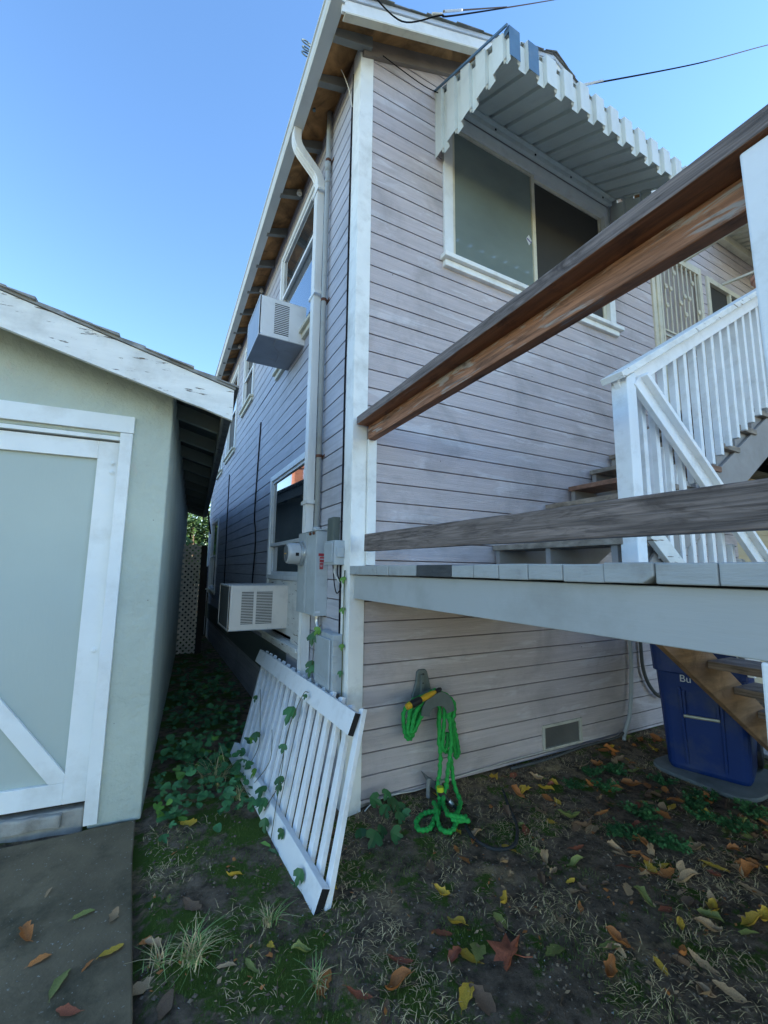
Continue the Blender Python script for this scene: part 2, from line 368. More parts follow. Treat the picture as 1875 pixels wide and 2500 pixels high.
# ------------------------------------------------------------------ setting: ground, driveway
def gz(x, y):
    h = .012 * noise.noise(Vector((x * 2.1, y * 2.1, 0))) + .008 * noise.noise(Vector((x * 7, y * 7, 3))) + .004 * noise.noise(Vector((x * 21, y * 21, 5)))
    h += .045 * max(0, 1 - max(0, -y) / .35) * (1 if x > .4 else max(0, x / .4)) * (1 if y < 0.2 else 0)
    if x < -1.0 and y < .6: h -= .03 * min(1, (-1.0 - x) / .04)
    return h
g = MB()
def axis_vals(a, b, near0, near1, fine, coarse):
    v = []; t = a
    while t < b:
        v.append(t); t += fine if near0 <= t <= near1 else coarse
    v.append(b); return v
xs = sorted(set([-120, -60, -30, -15, -8, -4, -2.4] + [round(-2 + .035 * i, 4) for i in range(155)] + [3.6, 4, 5, 7, 10, 16, 30, 60, 120]))
ys = sorted(set([-120, -60, -30, -15, -8, -4, -3] + [round(-2.4 + .035 * i, 4) for i in range(90)] + [.9, 1.2, 1.5, 2, 2.5, 3, 4, 5, 6, 8, 10, 14, 20, 35, 60, 120]))
for y in ys:
    for x in xs: g.v.append((x, y, gz(x, y)))
W_ = len(xs)
for j in range(len(ys) - 1):
    for i in range(W_ - 1):
        g.f.append((j * W_ + i, j * W_ + i + 1, (j + 1) * W_ + i + 1, (j + 1) * W_ + i)); g.mi.append(0)
ground = g.build('ground', m_ground, smooth=True); tag(ground, 'dark soil with moss and dry straw patches', kind='structure')

dw = MB()
edge = [(-1.052, -3.2), (-1.055, -.8), (-1.075, -.3), (-1.09, .1), (-1.088, .50)]
poly = [(-6, -3.2)] + edge + [(-1.30, .512), (-1.46, .50), (-6, .80)]
dw.prism(poly, 'z', -.12, .022)
drive = dw.build('driveway', m_conc, bevel=.008); tag(drive, 'dark stained concrete driveway slab', kind='structure')

yd = MB(); yd.prism([(-14, -3.4), (16, -3.4), (16, -30), (-14, -30)], 'z', -.08, .02)  # unseen paving added to bounce sunlight onto the walls
tag(yd.build('bounce_paving', mat('bounce_paving_concrete', (.13, .11, .085), .85, .12, (1, 1, 1), bump=.3)), 'concrete paving added behind the camera to bounce sunlight', kind='structure')
# ------------------------------------------------------------------ lapped siding generator
E_ = .13544
Z_TOP = 5.628
def siding(mb, plane, u_rng, z_rng, holes=(), base=0.0, sign=-1, mi=0, zu=None, wob=None):
    """horizontal boards with a shadow line. plane 'y' : u is x ; plane 'x' : u is y. base = wall plane, sign = outward direction."""
    prof = [(1.0, -.002), (.993, .011), (.062, .013), (.056, .013), (.052, -.002), (.0, -.002)]   # fraction of board height, offset out
    k0 = math.floor((z_rng[0] - Z_TOP) / E_) - 1
    zb = Z_TOP + k0 * E_
    us = sorted(set([u_rng[0], u_rng[1]] + [q for h in holes for q in (h[0], h[1]) if u_rng[0] < q < u_rng[1]]))
    while zb < z_rng[1]:
        for i in range(len(us) - 1):
            a, b = us[i], us[i + 1]; cx = (a + b) / 2
            ivs = [(max(zb, z_rng[0]), min(zb + E_, z_rng[1]))]
            for h in holes:
                if h[0] < cx < h[1]:
                    nv = []
                    for lo, hi in ivs:
                        if h[3] <= lo or h[2] >= hi: nv.append((lo, hi)); continue
                        if lo < h[2]: nv.append((lo, h[2]))
                        if hi > h[3]: nv.append((h[3], hi))
                    ivs = nv
            for lo, hi in ivs:
                if hi - lo < 1e-4: continue
                pts = []
                def off(fr):
                    for (f1, o1), (f2, o2) in zip(prof, prof[1:]):
                        if f2 <= fr <= f1: return o2 + (o1 - o2) * (fr - f2) / max(1e-9, f1 - f2)
                    return 0
                frs = [1.0 if hi >= zb + E_ - 1e-6 else (hi - zb) / E_] + [f for f, _ in prof if (lo - zb) / E_ < f < (hi - zb) / E_] + [(lo - zb) / E_]
                for f in frs: pts.append((zb + f * E_, off(f)))
                a2, b2 = a, b
                if zu:
                    zz = (lo + hi) / 2; l_, r_ = zu(zz); a2, b2 = max(a, l_), min(b, r_)
                    if b2 - a2 < .01: continue
                nseg = 1 if not wob else max(1, int((b2 - a2) / .5))
                for sgi in range(nseg):
                    ua = a2 + (b2 - a2) * sgi / nseg; ub = a2 + (b2 - a2) * (sgi + 1) / nseg
                    da = wob(ua, zb) if wob else 0; db = wob(ub, zb) if wob else 0
                    for (z1, o1), (z2, o2) in zip(pts, pts[1:]):
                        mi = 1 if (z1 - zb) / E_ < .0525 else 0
                        if plane == 'y':
                            mb.face([(ua, base + sign * o1, z1 + da), (ub, base + sign * o1, z1 + db), (ub, base + sign * o2, z2 + db), (ua, base + sign * o2, z2 + da)], mi)
                        else:
                            mb.face([(base + sign * o1, ua, z1 + da), (base + sign * o1, ub, z1 + db), (base + sign * o2, ub, z2 + db), (base + sign * o2, ua, z2 + da)], mi)
        zb += E_

# ================================================================== THE HOUSE
WX = .045            # plane of the side wall (x), front wall plane is y = 0
house = empty('two_storey_house', (0, 0, 0))
tag(house, 'lavender grey two storey clapboard house with white corner board and brown eaves', 'house')
SL = .42
def zroof(x): return 5.60 + SL * (x - WX) if x < 1.95 else 5.60 + SL * (1.95 - WX) - SL * (x - 1.95)

front_holes = [(.86, 2.96, 4.04, 5.34), (3.80, 4.80, 3.25, 5.34), (4.98, 6.2, 4.2, 5.30), (1.75, 2.19, .10, .27)]
mb = MB()
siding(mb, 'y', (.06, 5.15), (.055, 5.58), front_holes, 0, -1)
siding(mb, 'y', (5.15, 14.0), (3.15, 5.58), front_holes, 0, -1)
siding(mb, 'y', (4.5, 14.0), (5.58, 6.3), (), 0, -1)
# gable triangle, clipped in thin slices so the rake hides the steps
zz = 5.58
while zz < 6.36:
    z2 = zz + E_ / 6
    siding(mb, 'y', (.06, 3.84), (zz, z2), (), 0, -1, zu=lambda q: (WX + (q - 5.60) / SL + .0, 3.9 - WX - (q - 5.60) / SL))
    zz = z2
m_gap = mat('grimy_shaded_board_gap', (.13, .10, .10), .9, .2, bump=0)  # joint shadow, with some grime, put into the groove colour
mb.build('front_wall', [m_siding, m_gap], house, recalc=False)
side_holes = [(.97, 2.22, .86, 2.50), (.97, 2.2, 3.80, 5.24), (3.80, 4.62, 4.12, 5.18), (5.30, 6.3, 3.68, 5.2), (6.9, 7.6, 3.6, 5.1), (6.9, 7.95, 1.1, 2.5)]
mb = MB()
def wobble(u, z):
    h = .016 * noise.noise(Vector((u * .9, z * 1.3, 2))) if 1.9 < z < 3.6 else .006 * noise.noise(Vector((u * .9, z, 2)))
    return h * min(1, max(0, (u - .8)))
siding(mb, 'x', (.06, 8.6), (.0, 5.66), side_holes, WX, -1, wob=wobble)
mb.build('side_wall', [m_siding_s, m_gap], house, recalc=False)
# dark core that closes the building behind the siding
mb = MB()
mb.box(WX + .25, 13.9, .25, 8.4, 3.2, 5.5); mb.box(4.5, 13.9, .02, 8.4, 5.5, 6.3); mb.box(WX + .25, 5.05, .25, 8.4, -.05, 3.2)
mb.face([(WX + .03, .03, 5.64), (3.85, .03, 5.64), (1.95, .03, 6.40)])
mb.face([(5.14, 0, -.05), (5.14, 8.5, -.05), (5.14, 8.5, 3.2), (5.14, 0, 3.2)])
mb.face([(WX, 8.62, -.05), (8, 8.62, -.05), (8, 8.62, 5.6), (WX, 8.62, 5.6)])
mb.face([(8, 0, 3.1), (8, 8.62, 3.1), (8, 8.62, 5.6), (8, 0, 5.6)])
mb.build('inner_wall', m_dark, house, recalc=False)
mb = MB(); mb.box(.14, 5.1, .012, .05, -.1, .06)
mb.build('foundation', m_concl, house)

# corner board
mb = MB()
mb.box(.030, .140, -.022, .0, -.01, 5.585)
mb.box(.030, .052, .0, .115, -.01, 5.60)
mb.build('corner_board', m_white, house, bevel=.003)
mb = MB(); mb.box(.03, .052, 8.56, 8.66, 0, 5.6); mb.build('corner_board', m_white, house, bevel=.003)
# railing ledger screwed to the wall at the deck
mb = MB(); mb.box(.142, .205, -.045, -.014, 1.535, 2.40); mb.build('ledger_board', m_white, house, bevel=.003)
# frieze under the eave
mb = MB(); mb.box(WX - .012, WX - .002, .12, 8.5, 5.50, 5.585); mb.build('frieze_board', mat('brown_frieze', (.30, .19, .11), .7, .3, (3, 3, 20), bump=.3), house)

# roof : sheathing, shingles
YF, YB = -.26, 8.75
def roof_sheet(mb, z0, z1, xl, xr_, y0, y1, mi=0, n=1):
    mb.prism([(xl, zroof(xl) + z0), (1.95, zroof(1.95) + z0), (xr_, zroof(xr_) + z0), (xr_, zroof(xr_) + z1), (1.95, zroof(1.95) + z1), (xl, zroof(xl) + z1)], 'y', y0, y1, mi)
mb = MB(); roof_sheet(mb, 0.0, .025, -.215, 4.1, YF + .02, YB); sh = mb.build('roof_sheathing', m_soffit, house)
mb = MB()
x = -.26
k = 0
while x < 4.15:                                       # lapped shingle courses
    x2 = x + .145
    jag = .005 * math.sin(k * 2.3) + .004 * math.sin(k * 5.1)
    for (a, b) in ((x, x2),):
        if x2 <= 1.95 + .08:
            za, zb2 = zroof(a) + .03, zroof(min(b, 1.95)) + .03
            mb.prism([(a, za), (b, zb2), (b, zb2 + .006), (a, za + .012)], 'y', YF - .03 + jag, YB)
        else:
            za, zb2 = zroof(max(a, 1.95)) + .03, zroof(b) + .03
            mb.prism([(a, za), (b, zb2), (b, zb2 + .012), (a, za + .006)], 'y', YF - .03 + jag, YB)
    x = x2; k += 1
mb.prism([(1.80, zroof(1.80) + .04), (1.95, zroof(1.95) + .045), (2.10, zroof(2.1) + .04), (1.95, zroof(1.95) + .06)], 'y', YF - .035, YB)
mb.build('shingles', m_shingle, house)
# rake boards
for nm, zlo, zhi, y0, y1, mm in (('rake_board', -.115, -.012, YF, YF + .02, m_white_clean), ('rake_trim', -.010, .035, YF - .012, YF + .02, mat('rake_trim_blue_white', (.50, .55, .62), .4, .04))):
    mb = MB(); mb.prism([(-.225, zroof(-.225) + zlo), (1.95, zroof(1.95) + zlo), (4.12, zroof(4.12) + zlo), (4.12, zroof(4.12) + zhi), (1.95, zroof(1.95) + zhi), (-.225, zroof(-.225) + zhi)], 'y', y0, y1)
    mb.build(nm, mm, house, bevel=.002)
mb = MB(); mb.prism([(-.2, zroof(-.2) - .13), (1.95, zroof(1.95) - .13), (4.1, zroof(4.1) - .13), (4.1, zroof(4.1) - .116), (1.95, zroof(1.95) - .116), (-.2, zroof(-.2) - .116)], 'y', YF - .004, YF + .05); mb.build('rake_moulding', m_cream, house)
mb = MB(); mb.prism([(WX, zroof(WX) - .14), (1.95, zroof(1.95) - .14), (3.9, zroof(3.9) - .14), (3.9, zroof(3.9) - .001), (1.95, zroof(1.95) - .001), (WX, zroof(WX) - .001)], 'y', -.045, -.015); mb.build('gable_frieze', mat('gable_frieze_brown', (.20, .17, .145), .7, .2, bump=.3), house)

# rafters under the side eave
for i, y in enumerate([-.05, .29, .90, 1.50, 2.11, 2.72, 3.33, 3.94, 4.55, 5.16, 5.77, 6.38, 6.99, 7.6, 8.2]):
    mb = MB(); mb.prism([(-.205, zroof(-.205) - .002), (-.205, zroof(-.205) - .075), (WX + .06, zroof(WX + .06) - .105), (WX + .06, zroof(WX + .06) - .002)], 'y', y - .025, y + .025)
    mb.build('rafter', m_rafter, house, bevel=.002)
mb = MB()
for y in (1.55, 3.4, 5.2):
    mb.lathe((-.02, y - .12, zroof(0) - .06), (0, 0, -1), [(0, .012), (.02, .012), (.022, .026), (.05, .03), (.055, .012), (.07, .012)], 10)
mb.build('porcelain_insulator', m_insul, house, smooth=False)

mb = MB(); mb.tube([(-.15, .57, 5.5), (-.16, .57, 6.12), (-.235, .56, 6.13)], .014, 8)
for k_, (zz_, rr_) in enumerate(((6.13, .038), (6.05, .034), (5.98, .04))):
    mb.tube([(-.25 + rr_ * math.cos(a / 14 * 6.283) , .56 - .01 * k_ + .4 * rr_ * math.sin(a / 14 * 6.283), zz_ + rr_ * math.sin(a / 14 * 6.283)) for a in range(15)], .006, 6)
mb.build('service_loops', mat('teal_loop_wire', (.12, .17, .19), .5, .1, bump=0), house)
# gutter
mb = MB()
def gx(y): return .010 * (y + .28)
prof = [(-.208, 5.555), (-.208, 5.435), (-.300, 5.435), (-.312, 5.455), (-.318, 5.50), (-.306, 5.515), (-.306, 5.53), (-.322, 5.535), (-.322, 5.556), (-.312, 5.56), (-.312, 5.548), (-.298, 5.545), (-.292, 5.445), (-.216, 5.445), (-.216, 5.555)]
ysg = [-.275 + i * .5 for i in range(19)]
k = 0
for a, b in zip(ysg, ysg[1:]):
    for q in range(len(prof)):
        p, r_ = prof[q], prof[(q + 1) % len(prof)]
        mb.face([(p[0] + gx(a), a, p[1]), (p[0] + gx(b), b, p[1]), (r_[0] + gx(b), b, r_[1]), (r_[0] + gx(a), a, r_[1])])
mb.face([(p[0], -.275, p[1]) for p in prof[:11]])
mb.build('gutter', m_gutter, house, recalc=False)
# downspout (rectangular, ribbed) with its elbows
def rectpath(mb, pts, w, h, mi=0):
    pts = [Vector(p) for p in pts]
    k = len(mb.v); N = len(pts)
    sec = [(-w / 2, -h / 2)] + [(-w / 2 + w * f, -h / 2 + (.005 if 2 <= q <= 3 or 6 <= q <= 7 else 0)) for q, f in enumerate([.12, .2, .24, .34, .38, .62, .66, .76, .8, .88])] + [(w / 2, -h / 2), (w / 2, h / 2), (-w / 2, h / 2)]
    for i, p in enumerate(pts):
        t = (pts[min(i + 1, N - 1)] - pts[max(i - 1, 0)]).normalized()
        s_ = Vector((0, 1, 0)); o_ = t.cross(s_).normalized()
        if o_.x > 0: o_ = -o_
        for a, b in sec: mb.v.append(tuple(p + s_ * a - o_ * b))
    n_ = len(sec)
    for i in range(N - 1):
        for j in range(n_):
            a = k + i * n_ + j; b = k + i * n_ + (j + 1) % n_
            mb.f.append((a, b, b + n_, a + n_)); mb.mi.append(mi)
mb = MB()
rectpath(mb, [(-.245, .765, 5.45), (-.245, .765, 5.36), (-.240, .767, 5.32), (-.222, .768, 5.275), (-.19, .769, 5.235), (-.08, .773, 5.13), (-.045, .775, 5.095), (-.022, .776, 5.055), (-.010, .777, 5.01), (-.008, .778, 4.95), (-.008, .78, 3.0), (-.008, .78, .35)], .085, .066)
ds = mb.build('downspout', m_downsp, house)
for z in (4.92, 3.9, 2.05):
    mb = MB(); mb.beam((WX - .012, .70, z), (-.046, .70, z), .004, .03); mb.beam((-.0455, .70, z), (-.0455, .86, z), .004, .03); mb.beam((WX - .012, .862, z), (-.046, .862, z), .004, .03)
    mb.box(WX - .02, WX - .012, .64, .70, z - .017, z + .017)
    mb.build('strap', m_downsp, ds)
# service mast conduit
mb = MB(); mb.tube([(0.0, .585, 5.62), (0.0, .585, 5.10), (0.0, .575, 1.80)], .022, 12)
mb.tube([(0.0, .585, 4.98), (0.0, .585, 5.1)], .027, 12); mb.tube([(0.0, .585, 4.86), (0.0, .584, 4.9)], .026, 12); mb.tube([(0, .575, 1.80), (0, .575, 1.83)], .032, 12)
pm = mb.build('service_mast', m_pipe, house, smooth=True)
for z in (5.08, 3.75, 2.40):
    mb = MB(); mb.tube([(0, .58, z - .012), (0, .58, z + .012)], .0265, 12); mb.box(WX - .016, WX - .008, .53, .64, z - .012, z + .012); mb.build('clamp', m_rust, pm)

# ---------------- windows on the side wall (frame proud of the wall, pane set in)
def side_window(y0, y1, z0, z1, midf=.5, frame=.06, lower=None, sill=True, sill_mat=None, fm=m_white_clean, glass=m_glass, sillz=None, lowglass=None):
    f = .075
    mb = MB(); xo = WX - .034
    mb.box(xo, WX + .06, y0, y0 + frame, z0, z1); mb.box(xo, WX + .06, y1 - frame, y1, z0, z1)
    mb.box(xo + .002, WX + .058, y0 + frame, y1 - frame, z1 - frame, z1); mb.box(xo + .002, WX + .058, y0 + frame, y1 - frame, z0, z0 + .045)
    w = mb.build('window', fm, house, bevel=.003)
    zm = z0 + (z1 - z0) * midf
    mb = MB()
    a, b = y0 + frame, y1 - frame
    for (zl, zh, xx) in ((zm - .02, z1 - frame, WX - .004), (z0 + .045, zm + .02, WX + .016)):
        mb.box(xx - .012, xx + .012, a, a + .035, zl, zh); mb.box(xx - .012, xx + .012, b - .035, b, zl, zh)
        mb.box(xx - .0125, xx + .0115, a + .035, b - .035, zl, zl + .035); mb.box(xx - .0125, xx + .0115, a + .035, b - .035, zh - .03, zh)
    mb.build('sash', fm, w, bevel=.002)
    mb = MB(); mb.box(WX + .000, WX + .006, a + .035, b - .035, zm, z1 - frame - .02); mb.build('pane', glass, w)
    mb = MB(); mb.box(WX + .018, WX + .024, a + .035, b - .035, z0 + .07, zm); mb.build('pane', lowglass or glass, w)
    if sill:
        mb = MB(); mb.box(WX - .075, WX + .02, y0 - .03, y1 + .03, z0 - .032, z0 - .001); mb.box(WX - .045, WX + .018, y0 - .01, y1 + .01, z0 - .085, z0 - .034)
        mb.build('sill', sill_mat or m_cream, w, bevel=.003)
    return w
side_window(.92, 2.26, 3.80, 5.28, .62, sill=True)           # behind the upper air conditioner
side_window(3.77, 4.66, 4.10, 5.20, .48, lowglass=m_screen)
side_window(5.26, 6.36, 3.66, 5.24, .50, lowglass=m_screen)
side_window(6.84, 7.66, 3.58, 5.14, .5)
side_window(.92, 2.28, 1.40, 2.545, .32, fm=m_white_clean, sill=False)
side_window(6.85, 8.0, 1.06, 2.55, .48)
# boarded lower half of the near ground floor window
mb = MB(); xo = WX - .03
mb.box(xo, WX + .05, .92, 1.235, .86, 1.397); mb.box(xo, WX + .05, 2.21, 2.28, .86, 1.397); mb.box(xo + .01, WX + .04, 1.236, 2.209, .90, 1.395)
fr = mb.build('boarded_window_half', m_peelwhite, house, bevel=.003)
mb = MB(); mb.box(WX - .085, WX + .02, .90, 2.32, .825, .858); mb.box(WX - .045, WX + .01, .92, 2.30, .76, .824); mb.build('sill', m_peelwhite, fr, bevel=.003)
# skirt board low on the side wall
mb = MB(); mb.box(WX - .024, WX - .015, 1.4, 8.5, .42, .74); mb.build('skirt_board', m_pboxd, house)

# ---------------- big sliding window on the front
mb = MB()
mb.box(.805, .895, -.034, .05, 4.055, 5.45); mb.box(2.925, 3.015, -.034, .05, 4.055, 5.45); mb.box(.896, 2.924, -.032, .048, 5.33, 5.45)
fw_ = mb.build('window', m_white_clean, house, bevel=.003)
mb = MB(); mb.box(.775, 3.065, -.085, .03, 4.012, 4.052); mb.box(.80, 3.03, -.05, .02, 3.955, 4.010); mb.build('sill', m_white, fw_, bevel=.004)
mb = MB()
for a, b, yy in ((.897, 1.885, -.006), (1.845, 2.923, .022)):
    mb.box(a, a + .03, yy - .012, yy + .012, 4.054, 5.33); mb.box(b - .04, b, yy - .012, yy + .012, 4.054, 5.33)
    mb.box(a + .03, b - .04, yy - .0115, yy + .0115, 4.054, 4.085); mb.box(a + .03, b - .04, yy - .0115, yy + .0115, 5.30, 5.33)
mb.build('sash', m_cream, fw_, bevel=.002)
mb = MB(); mb.box(.927, 1.845, -.004, .002, 4.085, 5.30); mb.build('pane', m_glasshaze, fw_)
mb = MB(); mb.box(1.875, 2.883, .024, .030, 4.085, 5.30); mb.build('pane', m_screen, fw_)
mb = MB()
mb.prism([(1.765, 4.61), (1.80, 4.66), (1.835, 4.61), (1.80, 4.55)], 'y', -.0062, -.0045)
st = mb.build('sticker', m_text, fw_)
mb = MB(); mb.prism([(1.768, 4.607), (1.776, 4.62), (1.832, 4.592), (1.824, 4.58)], 'y', -.0076, -.0066); mb.build('sticker_stripe', mat('purple_ink', (.16, .14, .3), .6, .1, bump=0), fw_)

# ---------------- security door and small porch window upstairs
mb = MB()
mb.box(3.735, 3.80, -.03, .05, 3.22, 5.40); mb.box(3.802, 3.865, -.045, .05, 3.22, 5.36); mb.box(4.80, 4.86, -.03, .05, 3.22, 5.40); mb.box(3.866, 4.80, -.028, .05, 5.33, 5.40)
dr = mb.build('door', m_cream, house, bevel=.003)
mb = MB(); mb.box(3.866, 4.80, .03, .045, 3.25, 5.33); mb.build('door_leaf', mat('door_leaf_taupe', (.36, .31, .28), .6, .1), dr)
mb = MB()
yb = -.03
mb.beam((3.89, yb, 3.3), (3.89, yb, 5.31), .03, .03, (0, 1, 0)); mb.beam((4.775, yb, 3.3), (4.775, yb, 5.31), .03, .03, (0, 1, 0)); mb.beam((3.905, yb, 5.295), (4.76, yb, 5.295), .028, .028)
for z in (3.32, 4.24, 4.30, 4.12): mb.beam((3.905, yb, z), (4.76, yb, z), .02, .02)
mb.build('door_frame', m_cream, dr, bevel=.002)
mb = MB()
for i in range(8):
    x = 3.99 + i * .1; mb.tube([(x, yb, 4.3), (x, yb, 5.29)], .009, 8)
    zc_ = (4.62, 4.86, 5.1, 4.74)[i % 4]
    for dz in (0,) if i % 4 else (0, .3):
        for a in range(6):
            t = a * math.pi / 3; mb.lathe((x + .018 * math.cos(t), yb - .012, zc_ + dz * .8 + .018 * math.sin(t)), (0, -1, 0), [(-.004, .004), (0, .014), (.008, .014), (.012, .005)], 7)
    mb.tube([(x, yb, 3.34), (x, yb, 4.1)], .009, 8)
mb.build('security_bars', m_cream, dr)
mb = MB()
mb.box(4.98, 5.05, -.034, .05, 4.2, 5.36); mb.box(6.13, 6.2, -.034, .05, 4.2, 5.36); mb.box(5.051, 6.129, -.032, .05, 5.29, 5.36); mb.box(5.051, 6.129, -.032, .05, 4.2, 4.27); mb.box(5.57, 5.61, -.028, .04, 4.27, 5.29)
pw = mb.build('window', m_cream, house, bevel=.003)
mb = MB(); mb.box(5.051, 6.129, .01, .02, 4.27, 5.29); mb.build('pane', m_screen, pw)

# ---------------- foundation vent
mb = MB()
mb.box(1.735, 1.760, -.022, 0, .085, .285); mb.box(2.175, 2.20, -.022, 0, .085, .285); mb.box(1.76, 2.175, -.021, 0, .262, .285); mb.box(1.76, 2.175, -.021, 0, .085, .108)
v = mb.build('foundation_vent', mat('vent_frame_taupe', (.50, .485, .42), .6, .1, dirt=(.2, .18, .14), dirt_scale=20), house, bevel=.002)
mb = MB(); mb.box(1.76, 2.175, -.004, .02, .108, .262)
for i in range(40): mb.box(1.762 + i * .0103, 1.7645 + i * .0103, -.0085, -.006, .108, .262)
for i in range(15): mb.box(1.76, 2.175, -.0095, -.0086, .110 + i * .0103, .1120 + i * .0103)
mb.build('mesh_screen', mat('vent_screen_grey', (.17, .165, .15), .7, .2), v)

# fallen gas vents / small stack behind the eave
mb = MB()
mb.tube([(-.02, 1.05, 5.6), (-.03, 1.05, 6.05)], .035, 12)
for i in range(3): mb.tube([(-.03 + .05 * math.cos(a / 12 * 6.283) , 1.05 + .05 * math.sin(a / 12 * 6.283), 6.03 + .045 * i) for a in range(13)], .008, 6)
mb.build('service_weatherhead', m_pipe, house)

# ================================================================== AWNING over the big window (corrugated metal)
awn = empty('window_awning', (.745, 0, 5.58)); tag(awn, 'pale corrugated metal awning with blue painted edges over the wide front window', 'awning')
AX0, AX1, AYF, AZW, AZF, AZB = .745, 3.06, -.83, 5.575, 5.135, 4.925
def A_(p): return (p[0] - .745, p[1], p[2] - 5.58)
PER = .178
def corr(x0, x1):
    """[(u, depth)] rib profile"""
    out = []; u = x0; k = 0
    while u < x1 - .02:
        for du, dd in ((0, .0), (.098, .0), (.104, .028), (.172, .028)):
            if u + du <= x1: out.append((u + du, dd))
        u += PER
    out.append((x1, out[-1][1])); return out
pr = corr(AX0, AX1)
mb = MB()
def sheet(a, b, c, d_, mi=0, t=.0):   # thin double sided sheet
    mb.face([a, b, c, d_], mi)
roofpr = []
u = AX0
while u < AX1 - .01:
    for du, dd in ((0, 0), (.135, 0), (.141, .03), (.172, .03)): roofpr.append((min(u + du, AX1), dd))
    u += PER
roofpr.append((AX1, 0))
for (u0, d0), (u1, d1) in zip(roofpr, roofpr[1:]):
    mb.face([A_((u0, -.012, AZW + d0)), A_((u1, -.012, AZW + d1)), A_((u1, AYF, AZF + d1 - .01)), A_((u0, AYF, AZF + d0 - .01))])
o = mb.build('awning_roof', m_awn, awn, recalc=False); sm = o.modifiers.new('thick', 'SOLIDIFY'); sm.thickness = .002
def tabs(name, fn, prof_, m_, blue_n=0, inv=False):
    """vertical valance: fn(u, depth, z) -> point; raised tabs overlap recessed ones"""
    mb = MB()
    for i, ((u0, d0), (u1, d1)) in enumerate(zip(prof_, prof_[1:])):
        step = abs(d1 - d0) > .01
        lo0, lo1 = (AZB - (.022 if d0 > .01 else 0)), (AZB - (.022 if d1 > .01 else 0))
        t0, t1 = fn('top', u0), fn('top', u1)
        if d0 > .01 and d1 > .01: t0 -= .045; t1 -= .045
        bl = 1 if (blue_n and d0 < .01 and d1 < .01 and int((u0 - prof_[0][0] + .01) / PER) < blue_n) else 0
        mb.face([fn('pt', u0, d0, t0), fn('pt', u1, d1, t1), fn('pt', u1, d1, lo1), fn('pt', u0, d0, lo0)], bl)
        if not step and d0 < .01:       # curled lower lip and boxed top of each raised tab
            mb.face([fn('pt', u1, d1, lo1), fn('pt', u1 + .008, d1 + .014, lo1 - .018), fn('pt', u1 - .018, d1 + .014, lo1 - .004), fn('pt', u1 - .026, d1, lo1)], 0)
            mb.face([fn('pt', u0, 0, t0), fn('pt', u1, 0, t1), fn('pt', u1, .045, t1), fn('pt', u0, .045, t0)], bl)
            mb.face([fn('pt', u0, 0, t0), fn('pt', u0, .045, t0), fn('pt', u0, .045, t0 - .05), fn('pt', u0, 0, t0 - .05)], bl)
    o = mb.build(name, [m_awn, m_awnblue], awn, recalc=False); s_ = o.modifiers.new('thick', 'SOLIDIFY'); s_.thickness = .0015
    return o
def front_fn(kind, u, d=0, z=0):
    if kind == 'top': return AZF + .025
    return A_((u, AYF - .028 + d, z))
tabs('front_valance', front_fn, pr, m_awn, blue_n=2)
sidepr = [(-y, dd) for y, dd in corr(0.0, -AYF + .02)]
def side_fn_l(kind, u, d=0, z=0):
    if kind == 'top': return AZW + (AZF - AZW) * (-u) / (-AYF)
    return A_((AX0 - .012 + d, u, z))
def side_fn_r(kind, u, d=0, z=0):
    if kind == 'top': return AZW + (AZF - AZW) * (-u) / (-AYF)
    return A_((AX1 + .012 - d, u, z))
tabs('side_panel', side_fn_l, sidepr, m_awn); tabs('side_panel', side_fn_r, sidepr, m_awn)
mb = MB()
mb.beam(A_((AX0 - .018, 0.0, AZW + .008)), A_((AX0 - .018, AYF - .03, AZF + .008)), .012, .016)
mb.build('edge_trim', m_awnblue, awn)
mb = MB(); mb.box(AX0 + .05 - .745, AX1 - .05 - .745, -.075, -.036, 5.455 - 5.58, 5.56 - 5.58); mb.box(AX0 + .05 - .745, AX1 - .05 - .745, -.11, -.076, 5.500 - 5.58, 5.52 - 5.58)
led = mb.build('ledger_rail', m_awn, awn, bevel=.002)
mb = MB()
for x in (1.35, 1.85, 2.35, 2.85): mb.lathe((x - .745, -.076, 5.478 - 5.58), (0, -1, 0), [(0, .010), (.005, .010), (.007, .004)], 8)
mb.build('bolt', m_wire, led)
mb = MB(); mb.tube([A_((2.98, -.05, 5.45)), A_((2.98, -.055, 5.15)), A_((2.98, -.25, 4.98))], .008, 8); mb.build('turnbuckle', m_steel, awn)

# second awning above the upstairs door
awn2 = empty('door_awning', (5.22, 0, 5.95)); tag(awn2, 'cream corrugated metal awning on pipe arms above the upstairs security door', 'awning')
mb = MB(); u = 0.0; rp = []
while u < 2.4:
    for du, dd in ((0, 0), (.075, 0), (.08, .03), (.125, .03)): rp.append((u + du, dd))
    u += .13
for (u0, d0), (u1, d1) in zip(rp, rp[1:]):
    mb.face([(u0, -.05, .18 + d0), (u1, -.05, .18 + d1), (u1, -1.0, -.20 + d1), (u0, -1.0, -.20 + d0)])
o = mb.build('awning_roof', m_cream, awn2, recalc=False)
mb = MB(); mb.box(-.05, 2.4, -.10, -.02, .05, .16); mb.build('ledger_rail', m_cream, awn2, bevel=.003)
for xa in (-.74, .19, 1.3):
    mb = MB(); mb.beam((xa, -.02, -.57), (xa + .0, -.98, -.57 + (.05 if xa < 0 else -.1)), .03, .03); mb.build('support_arm', m_cream, awn2, bevel=.003)

